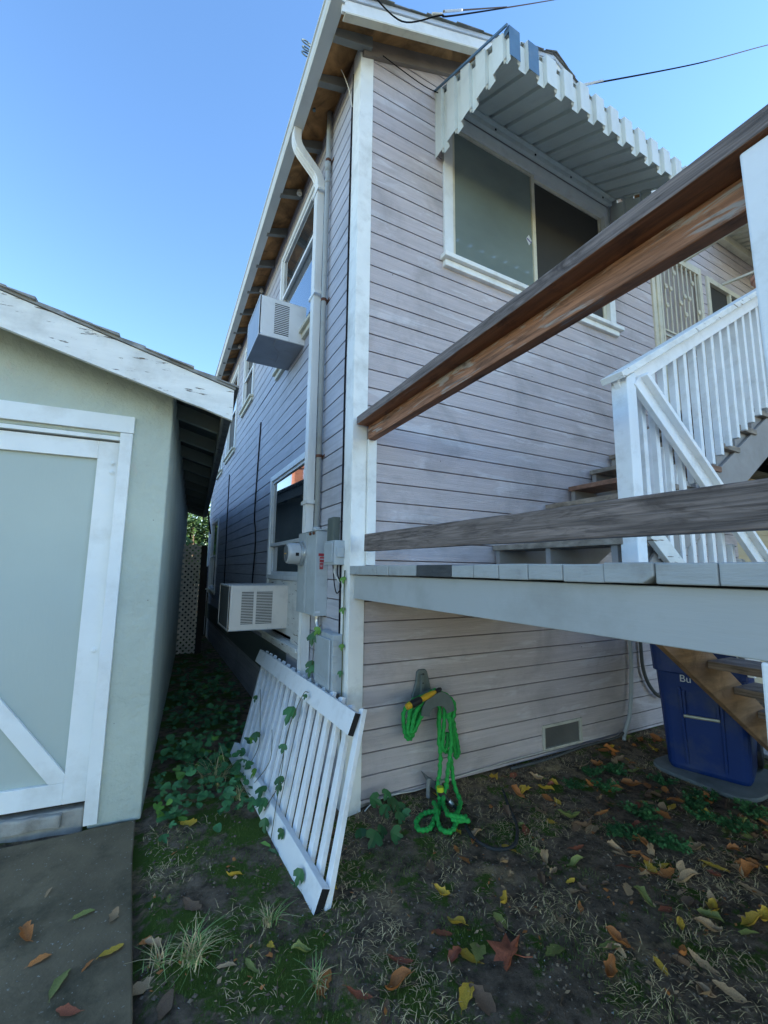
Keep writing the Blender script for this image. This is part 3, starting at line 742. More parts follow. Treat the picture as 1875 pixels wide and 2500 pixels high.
# ================================================================== DECK
deck = empty('wooden_deck', (.06, -.02, 1.5)); tag(deck, 'grey painted wooden deck on a deep rim board with weathered railing', 'deck')
def D_(x0, x1, y0, y1, z0, z1): return (x0 - .06, x1 - .06, y0 + .02, y1 + .02, z0 - 1.5, z1 - 1.5)
mb = MB(); mb.box(*D_(.06, .10, -5.7, -.024, 1.318, 1.468)); mb.build('rim_board', m_rim, deck, bevel=.003)
y = -.026; i = 0
random.seed(3)
while y > -5.6:
    w = .143 if i else .095
    dk = i in (6, 7)
    mb = MB()
    xe = .030 + random.uniform(-.004, .004)
    z1 = 1.528 + random.uniform(-.002, .002); z0 = 1.474 + random.uniform(-.002, .002)
    y0, y1 = y - w + .003, y
    if i == 13:          # split end
        mb.prism([(y0 + .03, 1.474), (y1, 1.474), (y1, z1), (y0, z1), (y0, 1.494)], 'x', xe, 1.6)
    else:
        mb.prism([(y0, z0), (y1, z0), (y1, z1), (y0, z1)], 'x', xe, 1.6 if y > -2.15 else 3.3)  # unseen longer, wider part of the deck added to shade the lower wall
    o = mb.build('plank', m_darkplank if dk else m_deckgrey, None, bevel=.004)
    for v_ in o.data.vertices: v_.co -= Vector((.06, -.02, 1.5))
    o.parent = deck
    if dk: o['label'] = 'bare dark plank without paint'
    if i == 13: o['label'] = 'plank with split and rotten end'
    y -= w; i += 1
mb = MB()
for xx in (.55, 1.05, 1.5): mb.box(*D_(xx, xx + .04, -5.6, -.05, 1.30, 1.472))
for xx in (2.1, 2.7, 3.2): mb.box(*D_(xx, xx + .04, -5.6, -2.15, 1.30, 1.472))
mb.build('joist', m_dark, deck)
# railing on the deck edge
mb = MB()
YE = -5.5
mb.beam((.132 - .06, -.040 + .02, 2.512 - 1.5), (.138 - .06, YE + .02, 2.565 - 1.5), .165, .055, n=24, jit=.0012, mi=[1, 0, 0, 0])
o = mb.build('cap_rail', [m_wgrey, m_wbrown], deck, bevel=.004)
for p in o.data.polygons:
    p.material_index = 1 if p.normal.z < -.5 else 0
mb = MB(); mb.beam((.160 - .06, -.050 + .02, 2.438 - 1.5), (.195 - .06, YE + .02, 2.488 - 1.5), .055, .096, n=24, jit=.0015)
o = mb.build('upper_rail', [m_wtan, m_wbrown], deck, bevel=.005)
for p in o.data.polygons: p.material_index = 1 if p.normal.z < -.5 else 0
mb = MB(); mb.beam((.105 - .06, -.115 + .02, 1.678 - 1.5), (.105 - .06, YE + .02, 1.625 - 1.5), .04, .112, n=24, jit=.0015)
mb.build('lower_rail', m_wgrey, deck, bevel=.005, label='weathered bare grey lower rail')
# railing post
mb = MB(); mb.prism([(-2.335 + .02, 1.47 - 1.5), (-2.245 + .02, 1.47 - 1.5), (-2.232 + .02, 2.0 - 1.5), (-2.228 + .02, 2.50 - 1.5), (-2.325 + .02, 2.5 - 1.5)], 'x', .085 - .06 - .02, .175 - .06)
mb.build('railing_post', m_railblue, deck, bevel=.006)
mb = MB(); mb.prism([(-2.30, 0 - 1.5), (-2.13, 0 - 1.5), (-2.15, 1.316 - 1.5), (-2.26, 1.316 - 1.5)], 'x', .0, .085)
mb.build('support_post', m_railblue, deck, bevel=.006)
mb = MB(); mb.box(*D_(1.45, 1.54, -2.9, -2.81, -.0, 1.3)); mb.build('support_post', m_railblue, deck, bevel=.006)

# ================================================================== STAIRS up along the wall
st = empty('upper_staircase', (1.25, -.55, 1.53)); tag(st, 'open tread stairs climbing along the wall behind white balusters', 'staircase')
def S_(p): return (p[0] - 1.25, p[1] + .55, p[2] - 1.53)
def SB(mb, x0, x1, y0, y1, z0, z1): mb.box(x0 - 1.25, x1 - 1.25, y0 + .55, y1 + .55, z0 - 1.53, z1 - 1.53)
RUN, RISE = .302, .187
for i in range(9):
    x = 1.24 + i * RUN; z = 1.705 + i * RISE
    mb = MB(); SB(mb, x, x + .30, -1.10 + .0, -.035, z - .04, z)
    o = mb.build('tread', m_redtread if i == 3 else m_tread, st, bevel=.004)
    if i == 3: o['label'] = 'bare reddish replacement tread'
for yy, nm in ((-.06, 0), (-.55, 1), (-1.035, 2)):
    mb = MB(); pts = []
    for i in range(9):
        x = 1.27 + i * RUN; z = 1.665 + i * RISE
        pts += [(x - 1.25, z - RISE - 1.53), (x - 1.25, z - 1.53)]
    pts[0] = (pts[0][0], -.001)
    xe = 1.27 + 9 * RUN
    pts += [(xe - 1.25, 1.665 + 8 * RISE - 1.53), (xe - 1.25, 1.665 + 8 * RISE - 1.53 - .30), (1.27 + .42 - 1.25, -.001)]
    mb.prism(pts, 'y', yy - .02 + .55, yy + .02 + .55); mb.build('stringer', m_taupe, st)
# outer skirt of the stair, rail, balusters
mb = MB()
def zs(x): return 2.137 + (x - 2.751) * .645
mb.prism([(1.62 - 1.25, .001), (2.1 - 1.25, zs(2.1) + .02 - 1.53), (3.9 - 1.25, zs(3.9) - 1.53), (3.9 - 1.25, zs(3.9) + .30 - 1.53), (2.0 - 1.25, zs(2.0) + .32 - 1.53), (1.50 - 1.25, .02)], 'y', -1.085 + .55, -1.065 + .55)
mb.build('skirt_board', m_taupe, st)
def zrail(x): return 2.645 + (x - 1.217) * .61
mb = MB(); mb.beam(S_((1.20, -1.13, zrail(1.20) + .0)), S_((4.3, -1.13, zrail(4.3))), .14, .042, n=12, jit=.001); mb.build('handrail', m_peelwhite, st, bevel=.004)
mb = MB(); mb.beam(S_((1.25, -1.13, zrail(1.25) - .075)), S_((4.3, -1.13, zrail(4.3) - .075)), .035, .085); mb.build('subrail', m_rail, st, bevel=.003)
mb = MB(); mb.prism([(1.255 - 1.25, 0.0), (1.345 - 1.25, 0), (1.345 - 1.25, zrail(1.345) - .03 - 1.53), (1.255 - 1.25, zrail(1.255) - .03 - 1.53)], 'y', -1.185 + .55, -1.085 + .55); mb.build('newel_post', m_railblue, st, bevel=.005)
bal = None
for i in range(20):
    x = 1.50 + i * .131
    if bal is None or True:
        mb = MB(); zt_ = zrail(x) - .03; zb_ = max(1.85, 2.161 + (x - 2.129) * .636)
        mb.box(x - .02 - 1.25, x + .02 - 1.25, -1.128 + .55, -1.088 + .55, zb_ - 1.53, zt_ - 1.53)
        mb.build('baluster', m_railblue, st, bevel=.003)
# landing + dark porch floor upstairs
mb = MB(); SB(mb, 3.95, 8, -1.1, -.02, 3.14, 3.25); SB(mb, 3.95, 8, -1.1, -1.04, 2.95, 3.139); mb.build('landing', m_taupe, st)
mb = MB()
for i in range(6): SB(mb, 4.3 + i * .6, 4.35 + i * .6, -1.03, -.03, 2.98, 3.138)
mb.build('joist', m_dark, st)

# ================================================================== STAIRS down to the yard
sd_ = empty('lower_staircase', (1.5, -1.2, 0)); tag(sd_, 'bare wood stairs going down behind the blue bin from the deck', 'staircase')
def T_(p): return (p[0] - 1.5, p[1] + 1.2, p[2])
mb = MB()
def zd(x): return 1.04 - (x - 1.60) * .66
mb.prism([(1.50 - 1.5, zd(1.50)), (3.15 - 1.5, .02), (3.4 - 1.5, .02), (3.4 - 1.5, .09), (1.50 - 1.5, zd(1.5) + .285)], 'y', -.0 + .08, .04 + .08)
mb.build('stringer', m_stringer, sd_, bevel=.003)
mb = MB(); mb.prism([(1.60 - 1.5, zd(1.6)), (3.15 - 1.5, .02), (3.4 - 1.5, .02), (3.4 - 1.5, .13), (1.60 - 1.5, zd(1.6) + .30)], 'y', -.90, -.86); mb.build('stringer', m_stringer, sd_, bevel=.003)
for i in range(5):
    x = 1.70 + i * .283; z = 1.155 - i * .187
    mb = MB(); mb.box(x - 1.5, x + .28 - 1.5, -.86, .08 - .004, z - .045, z)
    mb.build('tread', m_wgrey, sd_, bevel=.003)
def zh(x): return 2.60 - (x - 1.50) * .80
YR = -1.14
mb = MB(); mb.beam(T_((1.39, YR - .05, zh(1.39) - .015)), T_((3.7, YR - .05, zh(3.7) - .015)), .085, .03); mb.build('handrail', m_rail, sd_, bevel=.003)
mb = MB(); mb.beam(T_((1.35, YR - .035, zh(1.35) - .078)), T_((3.7, YR - .035, zh(3.7) - .078)), .034, .088); mb.build('subrail', m_rail, sd_, bevel=.003)
mb = MB(); mb.beam(T_((1.29, YR + .02, zh(1.29) - .85)), T_((2.6, YR + .02, zh(2.6) - .85)), .036, .11, n=6, jit=.003); mb.build('bottom_rail', m_peelwhite, sd_, bevel=.003)
for i in range(11):
    x = 1.36 + i * .125
    mb = MB(); mb.box(x - 1.5, x + .038 - 1.5, YR + .022 + 1.2 + .02, YR + .06 + 1.2 + .02, zh(x) - .92, zh(x) - .10)
    mb.build('baluster', m_rail, sd_, bevel=.003)

# ================================================================== GARAGE on the left
gar = empty('stucco_garage', (-1.062, .53, 0), R_(-4.3)); tag(gar, 'pale green stucco garage with peeling white barge board', 'garage')
GS = .281; EX = .335                   # roof pitch, eave overhang on the right
GZ = 2.60                              # wall height at the corner
def gr(x): return GZ + .13 - GS * x if x > -5.2 else GZ + .13 + 5.2 * GS + GS * (x + 5.2)   # underside of roof, x local
def wallpoly(x0, x1, z0): return None
mb = MB()
# front wall as polygons round the door opening (x -3.4 .. -.275, z 0 .. 2.34)
mb.prism([(-5.2, 0), (-3.4, 0), (-3.4, 2.34), (-.275, 2.34), (-.275, 0), (0, 0), (0, gr(0)), (-5.2, gr(-5.2))], 'y', 0, .12)
mb.prism([(-.13, 0.0), (0, 0.0), (0, gr(0)), (-.13, gr(-.13))], 'y', .121, 7.3)
gw = mb.build('wall', m_stucco, gar, bevel=.010)
mb = MB(); mb.box(-5.4, -.14, 7.18, 7.3, 0, 2.6); mb.box(-10.4, -10.3, 0, 7.3, 0, 2.6); mb.prism([(-10.4, 0), (-5.2, 0), (-5.2, gr(-5.2)), (-10.4, gr(-10.4))], 'y', 0, .12)
mb.build('back_wall', m_stucco, gar)
# door surround
mb = MB()
mb.box(-.292, -.222, -.022, .0, .03, 2.362); mb.box(-3.45, -.218, -.024, .0, 2.364, 2.475)
mb.box(-.2925, -.277, .001, .11, .03, 2.34)
mb.build('door_surround', m_doorwhite, gar, bevel=.003)
mb = MB(); mb.box(-3.4, -.294, -.0, .06, 2.315, 2.339); mb.build('door_header', m_doorwhite, gar)
door = MB(); door.box(-1.86, -.33, .055, .075, .16, 2.29)
dpart = door.build('garage_door', m_doorpan, gar)
dl = MB(); dl.box(-3.4, -1.865, .055, .075, .16, 2.29); dl2 = dl.build('garage_door', m_doorpan, gar)
def doorframe(x0, x1, flip, par):
    mb = MB(); w = .115
    mb.box(x1 - w, x1, .028, .054, .145, 2.305); mb.box(x0, x0 + w, .028, .054, .145, 2.305)
    mb.box(x0 + w, x1 - w, .029, .054, 2.19, 2.305); mb.box(x0 + w, x1 - w, .029, .054, .145, .262)
    if flip: br = [(x0 + w, .2622), (x0 + w, .31), (x1 - w - .12, 2.05), (x1 - w - .05, 2.05), (x0 + w + .07, .2622)]
    else: br = [(x1 - w, .2622), (x1 - w, .31), (x0 + w + .03, 2.04), (x0 + w + .0, 1.98), (x1 - w - .075, .2622)]
    mb.prism(br, 'y', .030, .054)
    mb.build('door_frame', m_doorwhite, par, bevel=.003)
    mb = MB()
    for z in (2.165, 2.105, 1.0): mb.lathe((x1 - .03, .028, z), (0, -1, 0), [(0, .018), (.004, .018), (.006, .010), (.010, .008)], 10)
    mb.build('bolt', m_doorwhite, par)
doorframe(-1.88, -.298, False, dpart); doorframe(-3.39, -1.885, True, dl2)
# rough sill below the door
mb = MB(); mb.box(-3.4, -.30, .03, .3, -.05, .112); mb.beam((-.40, .035, .07), (-1.0, .04, .075), .07, .075, n=9, jit=.008); mb.build('broken_sill', m_concl, gar, bevel=.01)
mb = MB(); mb.box(-3.4, -.30, .09, .12, .05, 2.3); mb.build('door_backing', m_dark, gar)
# barge board with peeling paint, rafters, roof
YB0 = -.235
def gb(x): return GZ + .13 - GS * x     # straight slope line
mb = MB()
N = 60; xa, xb_ = -5.2, EX + .03
top = [(xa + (xb_ - xa) * i / N, gb(xa + (xb_ - xa) * i / N) + .045) for i in range(N + 1)]
bot = [(x_, z_ - .205 - .004 * noise.noise(Vector((x_ * 9, 0, 0))) - (.006 * noise.noise(Vector((x_ * 40, 1, 0))) if x_ > -.4 else 0)) for x_, z_ in top]
mb.prism(bot + top[::-1], 'y', YB0 - .03, YB0)
bb = mb.build('barge_board', m_peelwhite, gar)
mb = MB()
for i in range(N):
    pass
mb.prism([(xa, gb(xa) + .05), (xb_ + .01, gb(xb_) + .046), (xb_ + .01, gb(xb_) + .062), (xa, gb(xa) + .068)], 'y', YB0 - .04, 7.6)
xx = xb_ + .03
i = 0
while xx > -5.2:                                     # ragged shingle courses
    L = .14; dz = .014 + .004 * math.sin(i * 1.7); jy = .012 * math.sin(i * 2.1)
    mb.prism([(xx - L, gb(xx - L) + .064), (xx, gb(xx) + .066), (xx, gb(xx) + .066 + dz), (xx - L, gb(xx - L) + .070)], 'y', YB0 - .05 + jy, 7.6)
    xx -= L; i += 1
mb.build('shingles', mat('pale_garage_shingles', (.27, .265, .25), .9, .35, (12, 12, 12), dirt=(.08, .08, .07), dirt_amt=.5, dirt_scale=9, bump=.9, bscale=(70, 70, 70)), gar)
mb = MB()
mb.prism([(-5.2, gb(-5.2) + .062), (-10.6, gb(-5.2) + .062 - 5.4 * GS), (-10.6, gb(-5.2) + .04 - 5.4 * GS), (-5.2, gb(-5.2) + .04)], 'y', YB0 - .04, 7.6)
mb.build('far_roof_slope', m_shingle, gar)
mb = MB(); mb.prism([(-5.2, gb(-5.2) + .028), (EX, gb(EX) + .028), (EX, gb(EX) + .044), (-5.2, gb(-5.2) + .044)], 'y', YB0 + .001, 7.55); mb.build('roof_boards', mat('dark_roof_boards', (.06, .068, .068), .8, .25, (2, 20, 2), bump=.3), gar)
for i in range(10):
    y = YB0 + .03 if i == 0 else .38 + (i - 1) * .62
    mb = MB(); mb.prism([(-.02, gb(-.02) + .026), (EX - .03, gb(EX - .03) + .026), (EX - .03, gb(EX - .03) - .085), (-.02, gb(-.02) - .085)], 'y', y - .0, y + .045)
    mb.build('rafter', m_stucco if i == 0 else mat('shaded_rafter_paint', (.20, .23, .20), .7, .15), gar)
mb = MB(); mb.box(EX - .028, EX - .01, YB0 + .001, 7.5, gb(EX) - .10, gb(EX) + .024); mb.build('eave_fascia', mat('eave_fascia_paint', (.22, .22, .19), .7, .2, peel=(.06, .045, .03), peel_t=.6, peel_scale=(10, 10, 10)), gar)
mb = MB(); mb.beam((EX + .05, 6.3, gb(EX) + .05), (EX + .12, 6.1, gb(EX) - .45), .03, .015); mb.build('hanging_shingle', m_fence, gar)

# ================================================================== AIR CONDITIONERS
def ac_unit(name, loc, wy, dx, hz, body, label, back, louvers, split):
    """box sticking out of the wall in -X; loc = near, lower, wall side corner"""
    e = empty(name, loc); tag(e, label, 'air conditioner')
    t = .004
    mb = MB()
    # shell: top, near side with a window for the louvres, far side
    mb.box(-dx, 0, 0, wy, hz - t, hz); mb.box(-dx, 0, wy - t, wy, .006, hz - t)
    us, vs = louvers            # u ranges (x from outer end), z range
    cuts = [-dx] + [q for r_ in us for q in r_] + [0]
    for k in range(0, len(cuts) - 1, 2): mb.box(cuts[k], cuts[k + 1], 0, t, .006, hz - t)
    for k in range(1, len(cuts) - 1, 2):
        mb.box(cuts[k], cuts[k + 1], 0, t, .006, vs[0]); mb.box(cuts[k], cuts[k + 1], 0, t, vs[1], hz - t)
    b = mb.build('casing', body, e, bevel=.0025)
    for r_ in us:
        mb = MB(); n_ = split; ph = (vs[1] - vs[0]) / n_
        for k in range(n_):
            z = vs[0] + k * ph
            bend = .0
            mb.box(r_[0], r_[1], .0005, .003, z + ph * .5, z + ph * .98)
        mb.build('louver', body, b, recalc=False)
        mb = MB(); mb.box(r_[0] - .002, r_[1] + .002, .013, .016, vs[0], vs[1]); mb.build('louver_backing', m_slot, b)
    mb = MB(); mb.box(-dx + .002, -.002, .002, wy - .002, 0, .008)
    mb.tube([(-dx * .62, .02, -.001), (-dx * .60, wy * .25, -.002), (-dx * .42, wy * .45, -.002), (-dx * .38, wy * .8, -.001)], .006, 8, smooth_n=5)
    mb.box(-dx * .35, -dx * .2, wy * .3, wy * .34, -.003, 0); mb.box(-dx * .55, -dx * .45, wy * .7, wy * .76, -.004, 0)
    mb.build('base_pan', m_acbase, e)
    mb = MB(); mb.box(-dx + .004, -dx + .010, .012, wy - .012, .012, hz - .012); mb.build('condenser', back, e)
    mb = MB(); mb.box(-dx - .001, -dx + .012, 0, .012, .006, hz); mb.box(-dx - .001, -dx + .012, wy - .012, wy, .006, hz); mb.box(-dx - .0005, -dx + .012, .012, wy - .012, hz - .012, hz - .0005); mb.box(-dx - .0005, -dx + .012, .012, wy - .012, 0.007, .018)
    mb.build('rear_frame', body, e)
    mb = MB()
    for (x, z) in ((-dx + .02, .02), (-dx * .35, .012), (-dx + .02, hz - .03), (-.06, .02)): mb.lathe((x, 0, z), (0, -1, 0), [(0, .005), (.002, .004)], 8)
    mb.build('screw', m_steel, b)
    return e
ac_unit('air_conditioner', (WX - .005, 1.213, 3.655), .60, .445, .40, m_acw, 'white window air conditioner high on the side wall', mat('pale_blue_fins', (.34, .38, .44), .5, .1, (2, 60, 2)),
        (((-.305, -.165),), (.05, .365)), 17)
ac_unit('air_conditioner', (WX - .005, 1.408, .958), .60, .54, .395, m_acc, 'beige box air conditioner in the ground floor window beside the leaning panel', m_fin,
        (((-.43, -.325), (-.30, -.155)), (.055, .345)), 21)

# ================================================================== METER AND UTILITY BOXES
mt = empty('electric_meter_panel', (WX, .39, 1.17)); tag(mt, 'grey electric meter panel with round glass meter and red stickers', 'meter')
mb = MB(); mb.box(-.108, -.012, .0, .215, .0, .615); mb.box(-.112, -.012, .219, .43, .0, .62); mb.prism([(-.118, .62), (-.01, .645), (-.01, .622), (-.112, .616)], 'y', -.003, .432)
pb = mb.build('panel_box', m_meter, mt, bevel=.006)
mb = MB(); mb.box(-.114, -.112, .235, .40, .05, .30); mb.build('panel_cover', m_meter, mt, bevel=.001)
mb = MB(); mb.lathe((-.112, .315, .455), (-1, 0, 0), [(0, .098), (.012, .098), (.016, .092), (.034, .092), (.036, .086)], 32)
mr = mb.build('meter_ring', m_steel, mt, smooth=False)
mb = MB(); mb.lathe((-.148, .315, .455), (-1, 0, 0), [(0, .083), (.07, .081), (.088, .076), (.095, .066)], 32); mb.build('meter_glass', mat('meter_can_grey', (.42, .43, .43), .25, .08, spec=.7, bump=.03), mt, smooth=False)
mb = MB(); mb.lathe((-.2435, .315, .455), (-1, 0, 0), [(0, .064), (.002, .064)], 28); mb.build('meter_dial', mat('meter_dial_face', (.16, .17, .18), .2, .3, (30, 30, 30)), mt)
mb = MB(); mb.box(-.19, -.165, .2285, .2325, .435, .46); mb.build('meter_window', m_black, mt)
mb = MB(); mb.box(-.2485, -.246, .30, .34, .45, .458); mb.build('meter_pointer', m_yellow, mt)
mb = MB(); mb.box(-.088, -.045, -.0025, -.001, .43, .45); mb.box(-.078, -.045, -.0025, -.001, .385, .425); mb.box(-.078, -.05, -.0025, -.001, .335, .38); mb.build('warning_sticker', m_red, pb)
mb = MB(); mb.box(-.076, -.048, -.0034, -.0026, .405, .411); mb.box(-.074, -.054, -.0034, -.0026, .362, .366); mb.box(-.072, -.056, -.0034, -.0026, .352, .355); mb.box(-.10, -.065, -.0025, -.001, .02, .035); mb.build('sticker_text', m_text, pb)
mb = MB(); 
for yy in (.04, .12): mb.lathe((-.11, yy, .60), (-1, 0, 0), [(0, .010), (.012, .012), (.016, .006)], 8)
mb.build('hook', m_rust, pb)
mb = MB(); mb.tube([(-.05, .10, .0), (-.05, .10, -.05), (-.045, .07, -.11)], .014, 10, smooth_n=4); mb.tube([(-.05, .10, -.02), (-.05, .10, -.005)], .02, 10); mb.build('conduit', m_steel, mt)

b1 = MB(); b1.box(-.05, 0, 0, .11, 0, .17); b1.box(-.055, -.05, .004, .106, .0, .16)
o = b1.build('junction_box', m_pboxd, None, bevel=.006, loc=(WX - .012, .17, 1.70)); tag(o, 'small dark green junction box above the grey telephone box', 'utility box')
tb = empty('telephone_box', (WX - .012, .075, 1.535)); tag(tb, 'pale grey telephone box with hanging wires beside the corner board', 'utility box')
mb = MB(); mb.box(-.075, 0, 0, .195, 0, .165); mb.box(-.085, -.076, .02, .175, .015, .15); mb.box(-.06, -.01, -.010, 0, .05, .12); mb.build('box_cover', m_pbox, tb, bevel=.01)
mb = MB(); mb.tube([(-.04, .02, 0), (-.05, .0, -.06), (-.03, -.02, -.14), (-.03, .05, -.19), (-.03, .10, -.13), (-.04, .11, 0)], .004, 6, smooth_n=6); mb.build('cable', m_wire, tb)
mb = MB()
for k in range(3): mb.tube([(-.045, .03 + k * .015, 0), (-.05, .05 + .01 * k, -.05), (-.04, .02 - .01 * k, -.10), (-.03, 0, -.12)], .002, 5, smooth_n=5)
mb.build('wires', m_wirew, tb)
lb = empty('plastic_cabinet', (WX - .012, .06, .71)); tag(lb, 'rounded pale plastic cabinet low on the side wall behind the leaning panel', 'utility box')
mb = MB(); mb.box(-.075, 0, 0, .34, 0, .37); mb.box(-.09, -.076, .025, .31, .025, .34); mb.build('cabinet_door', m_pbox, lb, bevel=.02)
mb = MB(); mb.box(-.094, -.0905, .08, .26, .07, .082); mb.box(-.094, -.0905, .25, .262, .02, .07)
for z in (.08, .2, .3): mb.box(-.08, -.05, -.008, -.001, z, z + .04)
mb.build('latch', m_pbox, lb, bevel=.003)

# ================================================================== CABLES on the walls
def cable(name, pts, r, m_, label, cat='cable', n=6, seg=6):
    mb = MB(); mb.tube(pts, r, seg, smooth_n=n); o = mb.build(name, m_, None, smooth=True); tag(o, label, cat); return o
cx_ = WX - .019
cable('wall_cable', [(cx_ + .004, .115, 5.45), (cx_, .125, 5.0), (cx_, .130, 4.1), (cx_, .126, 3.3), (cx_, .133, 2.9), (cx_, .128, 2.2), (cx_, .13, 1.7), (cx_, .12, .9)], .006, m_wire, 'black cable running down next to the corner board', n=8)
cable('wall_cable', [(cx_, 3.06, 3.45), (cx_ - .004, 3.10, 2.9), (cx_ - .004, 3.15, 2.22), (cx_, 3.06, 2.0), (cx_, 3.02, 1.73), (cx_, 3.09, 1.3), (cx_, 3.05, .8)], .009, m_wire, 'thin black cable hanging down the siding left of the ground floor window')
cable('wall_cable', [(cx_, 5.72, 3.25), (cx_, 5.70, 2.9), (cx_, 5.66, 2.33), (cx_, 5.6, 1.8), (cx_, 5.54, 1.2), (cx_, 5.5, .8)], .010, m_wire, 'far black cable hanging down the siding near the back window')
cable('wall_cable', [(-.06, .165, 5.50), (-.03, .15, 5.42), (.0, .13, 5.3), (cx_, .12, 5.15)], .004, m_wirew, 'pale wire drooping from the first rafter to the corner board')
cable('wall_cable', [(cx_ - .005, .035, 1.5), (cx_ - .01, .03, 1.2), (cx_ - .006, .04, .9), (cx_ - .008, .035, .6), (cx_ - .01, .03, .25)], .004, m_gwire, 'thin yellowish wire beside the corner board above the panel')
cable('ground_wire', [(.155, -.045, .03), (.22, -.035, .06), (.35, -.03, .075), (.53, -.03, .062), (.70, -.03, .072), (1.0, -.03, .085), (1.4, -.03, .095), (1.75, -.03, .10)], .0035, m_wirew, 'thin white wire along the foot of the front wall')
cable('hanging_conduit', [(2.90, -.035, 1.5), (2.895, -.04, .85), (2.87, -.045, .55), (2.80, -.055, .25), (2.70, -.06, .09), (2.66, -.08, .05)], .017, m_pipe, 'grey conduit running down the wall left of the blue bin', n=8, seg=8)
cable('hanging_hose', [(3.05, -.035, 1.5), (3.05, -.04, .8), (3.06, -.045, .60), (3.13, -.05, .45), (3.26, -.06, .34), (3.40, -.07, .36)], .016, m_ghose, 'dark ribbed hose curving on the wall behind the blue bin', n=8, seg=8)
cable('base_pipe', [(1.35, -.06, .055), (1.72, -.065, .055), (2.15, -.06, .075), (2.55, -.07, .08), (2.68, -.06, .10)], .011, m_ghose, 'grey pipe lying along the foot of the wall under the vent', n=5, seg=8)
cable('gable_wire', [(.20, -.06, 5.53), (.55, -.055, 5.50), (.75, -.055, 5.52), (1.0, -.05, 5.58), (1.5, -.05, 5.72)], .004, m_wire, 'thin black wire stapled under the gable')
# overhead service lines
def wire_line(pts, r, m_, label, sleeve=None):
    e = empty('overhead_wire', pts[0]); tag(e, label, 'wire')
    P0 = Vector(pts[0]); mb = MB(); mb.tube([Vector(p) - P0 for p in pts], r, 6, smooth_n=8); mb.build('wire', m_, e, smooth=True)
    if sleeve:
        mb = MB(); mb.tube([Vector(p) - P0 for p in sleeve], r * 1.7, 8); mb.build('sleeve', m_wirew, e)
    return e
a, b = Vector((2.018, -.491, 5.89)), Vector((8.408, .095, 11.401))
wire_line([a - (b - a) * .02, a.lerp(b, .45) + Vector((0, 0, -.05)), b, a.lerp(b, 1.6)], .007, m_wire, 'overhead line rising to the right above the deck railing', [a, a.lerp(b, .055)])
wire_line([(-.02, -.30, 5.62), (.15, -.45, 5.30), (.355, -.62, 5.27), (.60, -.55, 5.55), (2.957, .495, 8.894), (5.5, 1.6, 12.5)], .005, m_wire, 'overhead line strung from the eave corner past the barge board', [(.30, -.60, 5.27), (.37, -.62, 5.29)])
a, b = Vector((.62, -.30, 5.93)), Vector((1.05, -.05, 6.60))
wire_line([a, b, a.lerp(b, 4)], .006, m_wire, 'short overhead line leaving the top edge of the gable', [a, a.lerp(b, .8)])

# ================================================================== LEANING PANEL of white balusters
pn = empty('leaning_railing_panel', (-.35, .2, 0)); tag(pn, 'white railing panel with slanted balusters leaning against the house corner', 'railing panel')
def PN(p): return Vector(p) - Vector((-.35, .2, 0))
TF, TN = Vector((-.125, 1.80, .66)), Vector((-.085, -.395, .675))
BF, BN = Vector((-.43, 1.16, .065)), Vector((-.338, -.64, .035))
outn = Vector((-.86, 0, .45)).normalized()
upn = (TN - BN); upn = (upn - Vector((0, 1, 0)) * upn.y).normalized()
mb = MB(); mb.beam(PN(TF), PN(TN), .036, .118, up=upn, n=10, jit=.001, ends=1); mb.build('top_rail', [m_rail, m_black], pn, bevel=.003)
mb = MB(); mb.beam(PN(BF), PN(BN), .042, .115, up=upn, n=10, jit=.001, ends=1); mb.build('bottom_rail', [m_rail, m_black], pn, bevel=.003)
NB = 16
for i in range(NB):
    f = .03 + .955 * i / (NB - 1)
    t = TF.lerp(TN, f * 1.0 + .012) - outn * .040; b = BF.lerp(BN, f) - outn * .042
    t2 = t + (t - b).normalized() * random.uniform(.070, .085); b2 = b - (t - b).normalized() * random.uniform(-.0, .03)
    if i == NB - 1: t2 = t + (t - b).normalized() * .09; b2 = b - (t - b).normalized() * .11
    mb = MB(); mb.beam(PN(b2), PN(t2), .046, .030, up=outn, n=4, jit=.0012)
    o = mb.build('baluster', m_rail, pn, bevel=.004)

# ================================================================== BIN
bn = empty('recycling_bin', (2.82, -.69, .03), R_(18)); tag(bn, 'blue plastic wheeled recycling bin standing on a flat paver under the deck', 'bin')
mb = MB()
def binring(z, hx, hy, r, fl=0):
    out = []
    for qx, qy, a0 in ((1, 1, 0), (-1, 1, 90), (-1, -1, 180), (1, -1, 270)):
        for k in range(5):
            a = R_(a0 + k * 22.5); out.append(((hx - r) * qx + r * math.cos(a), (hy - r) * qy + r * math.sin(a), z))
    return out
rings = [binring(0.0, .22, .240, .05), binring(.03, .235, .255, .06), binring(.45, .275, .272, .07), binring(.72, .305, .285, .075), binring(.725, .33, .30, .08), binring(.98, .345, .315, .08), binring(1.0, .35, .32, .08)]
k = 0
for r_ in rings: mb.v += r_
nn = len(rings[0])
for i in range(len(rings) - 1):
    for j in range(nn):
        mb.f.append((i * nn + j, i * nn + (j + 1) % nn, (i + 1) * nn + (j + 1) % nn, (i + 1) * nn + j)); mb.mi.append(0)
mb.f.append(tuple(range(nn))[::-1]); mb.mi.append(0); mb.f.append(tuple((len(rings) - 1) * nn + j for j in range(nn))); mb.mi.append(0)
mb.build('bin_body', m_bin, bn, smooth=False, bevel=.004)
mb = MB()
for s_ in (-1, 1):
    mb.beam((-.236, s_ * .115, .06), (-.297, s_ * .125, .62), .02, .03, up=(1, 0, 0))
mb.beam((-.305, -.10, .60), (-.285, -.10, .42), .02, .02, up=(1, 0, 0)); mb.beam((-.305, .10, .60), (-.285, .10, .42), .02, .02, up=(1, 0, 0))
mb.build('rib', m_bin, bn, bevel=.004)
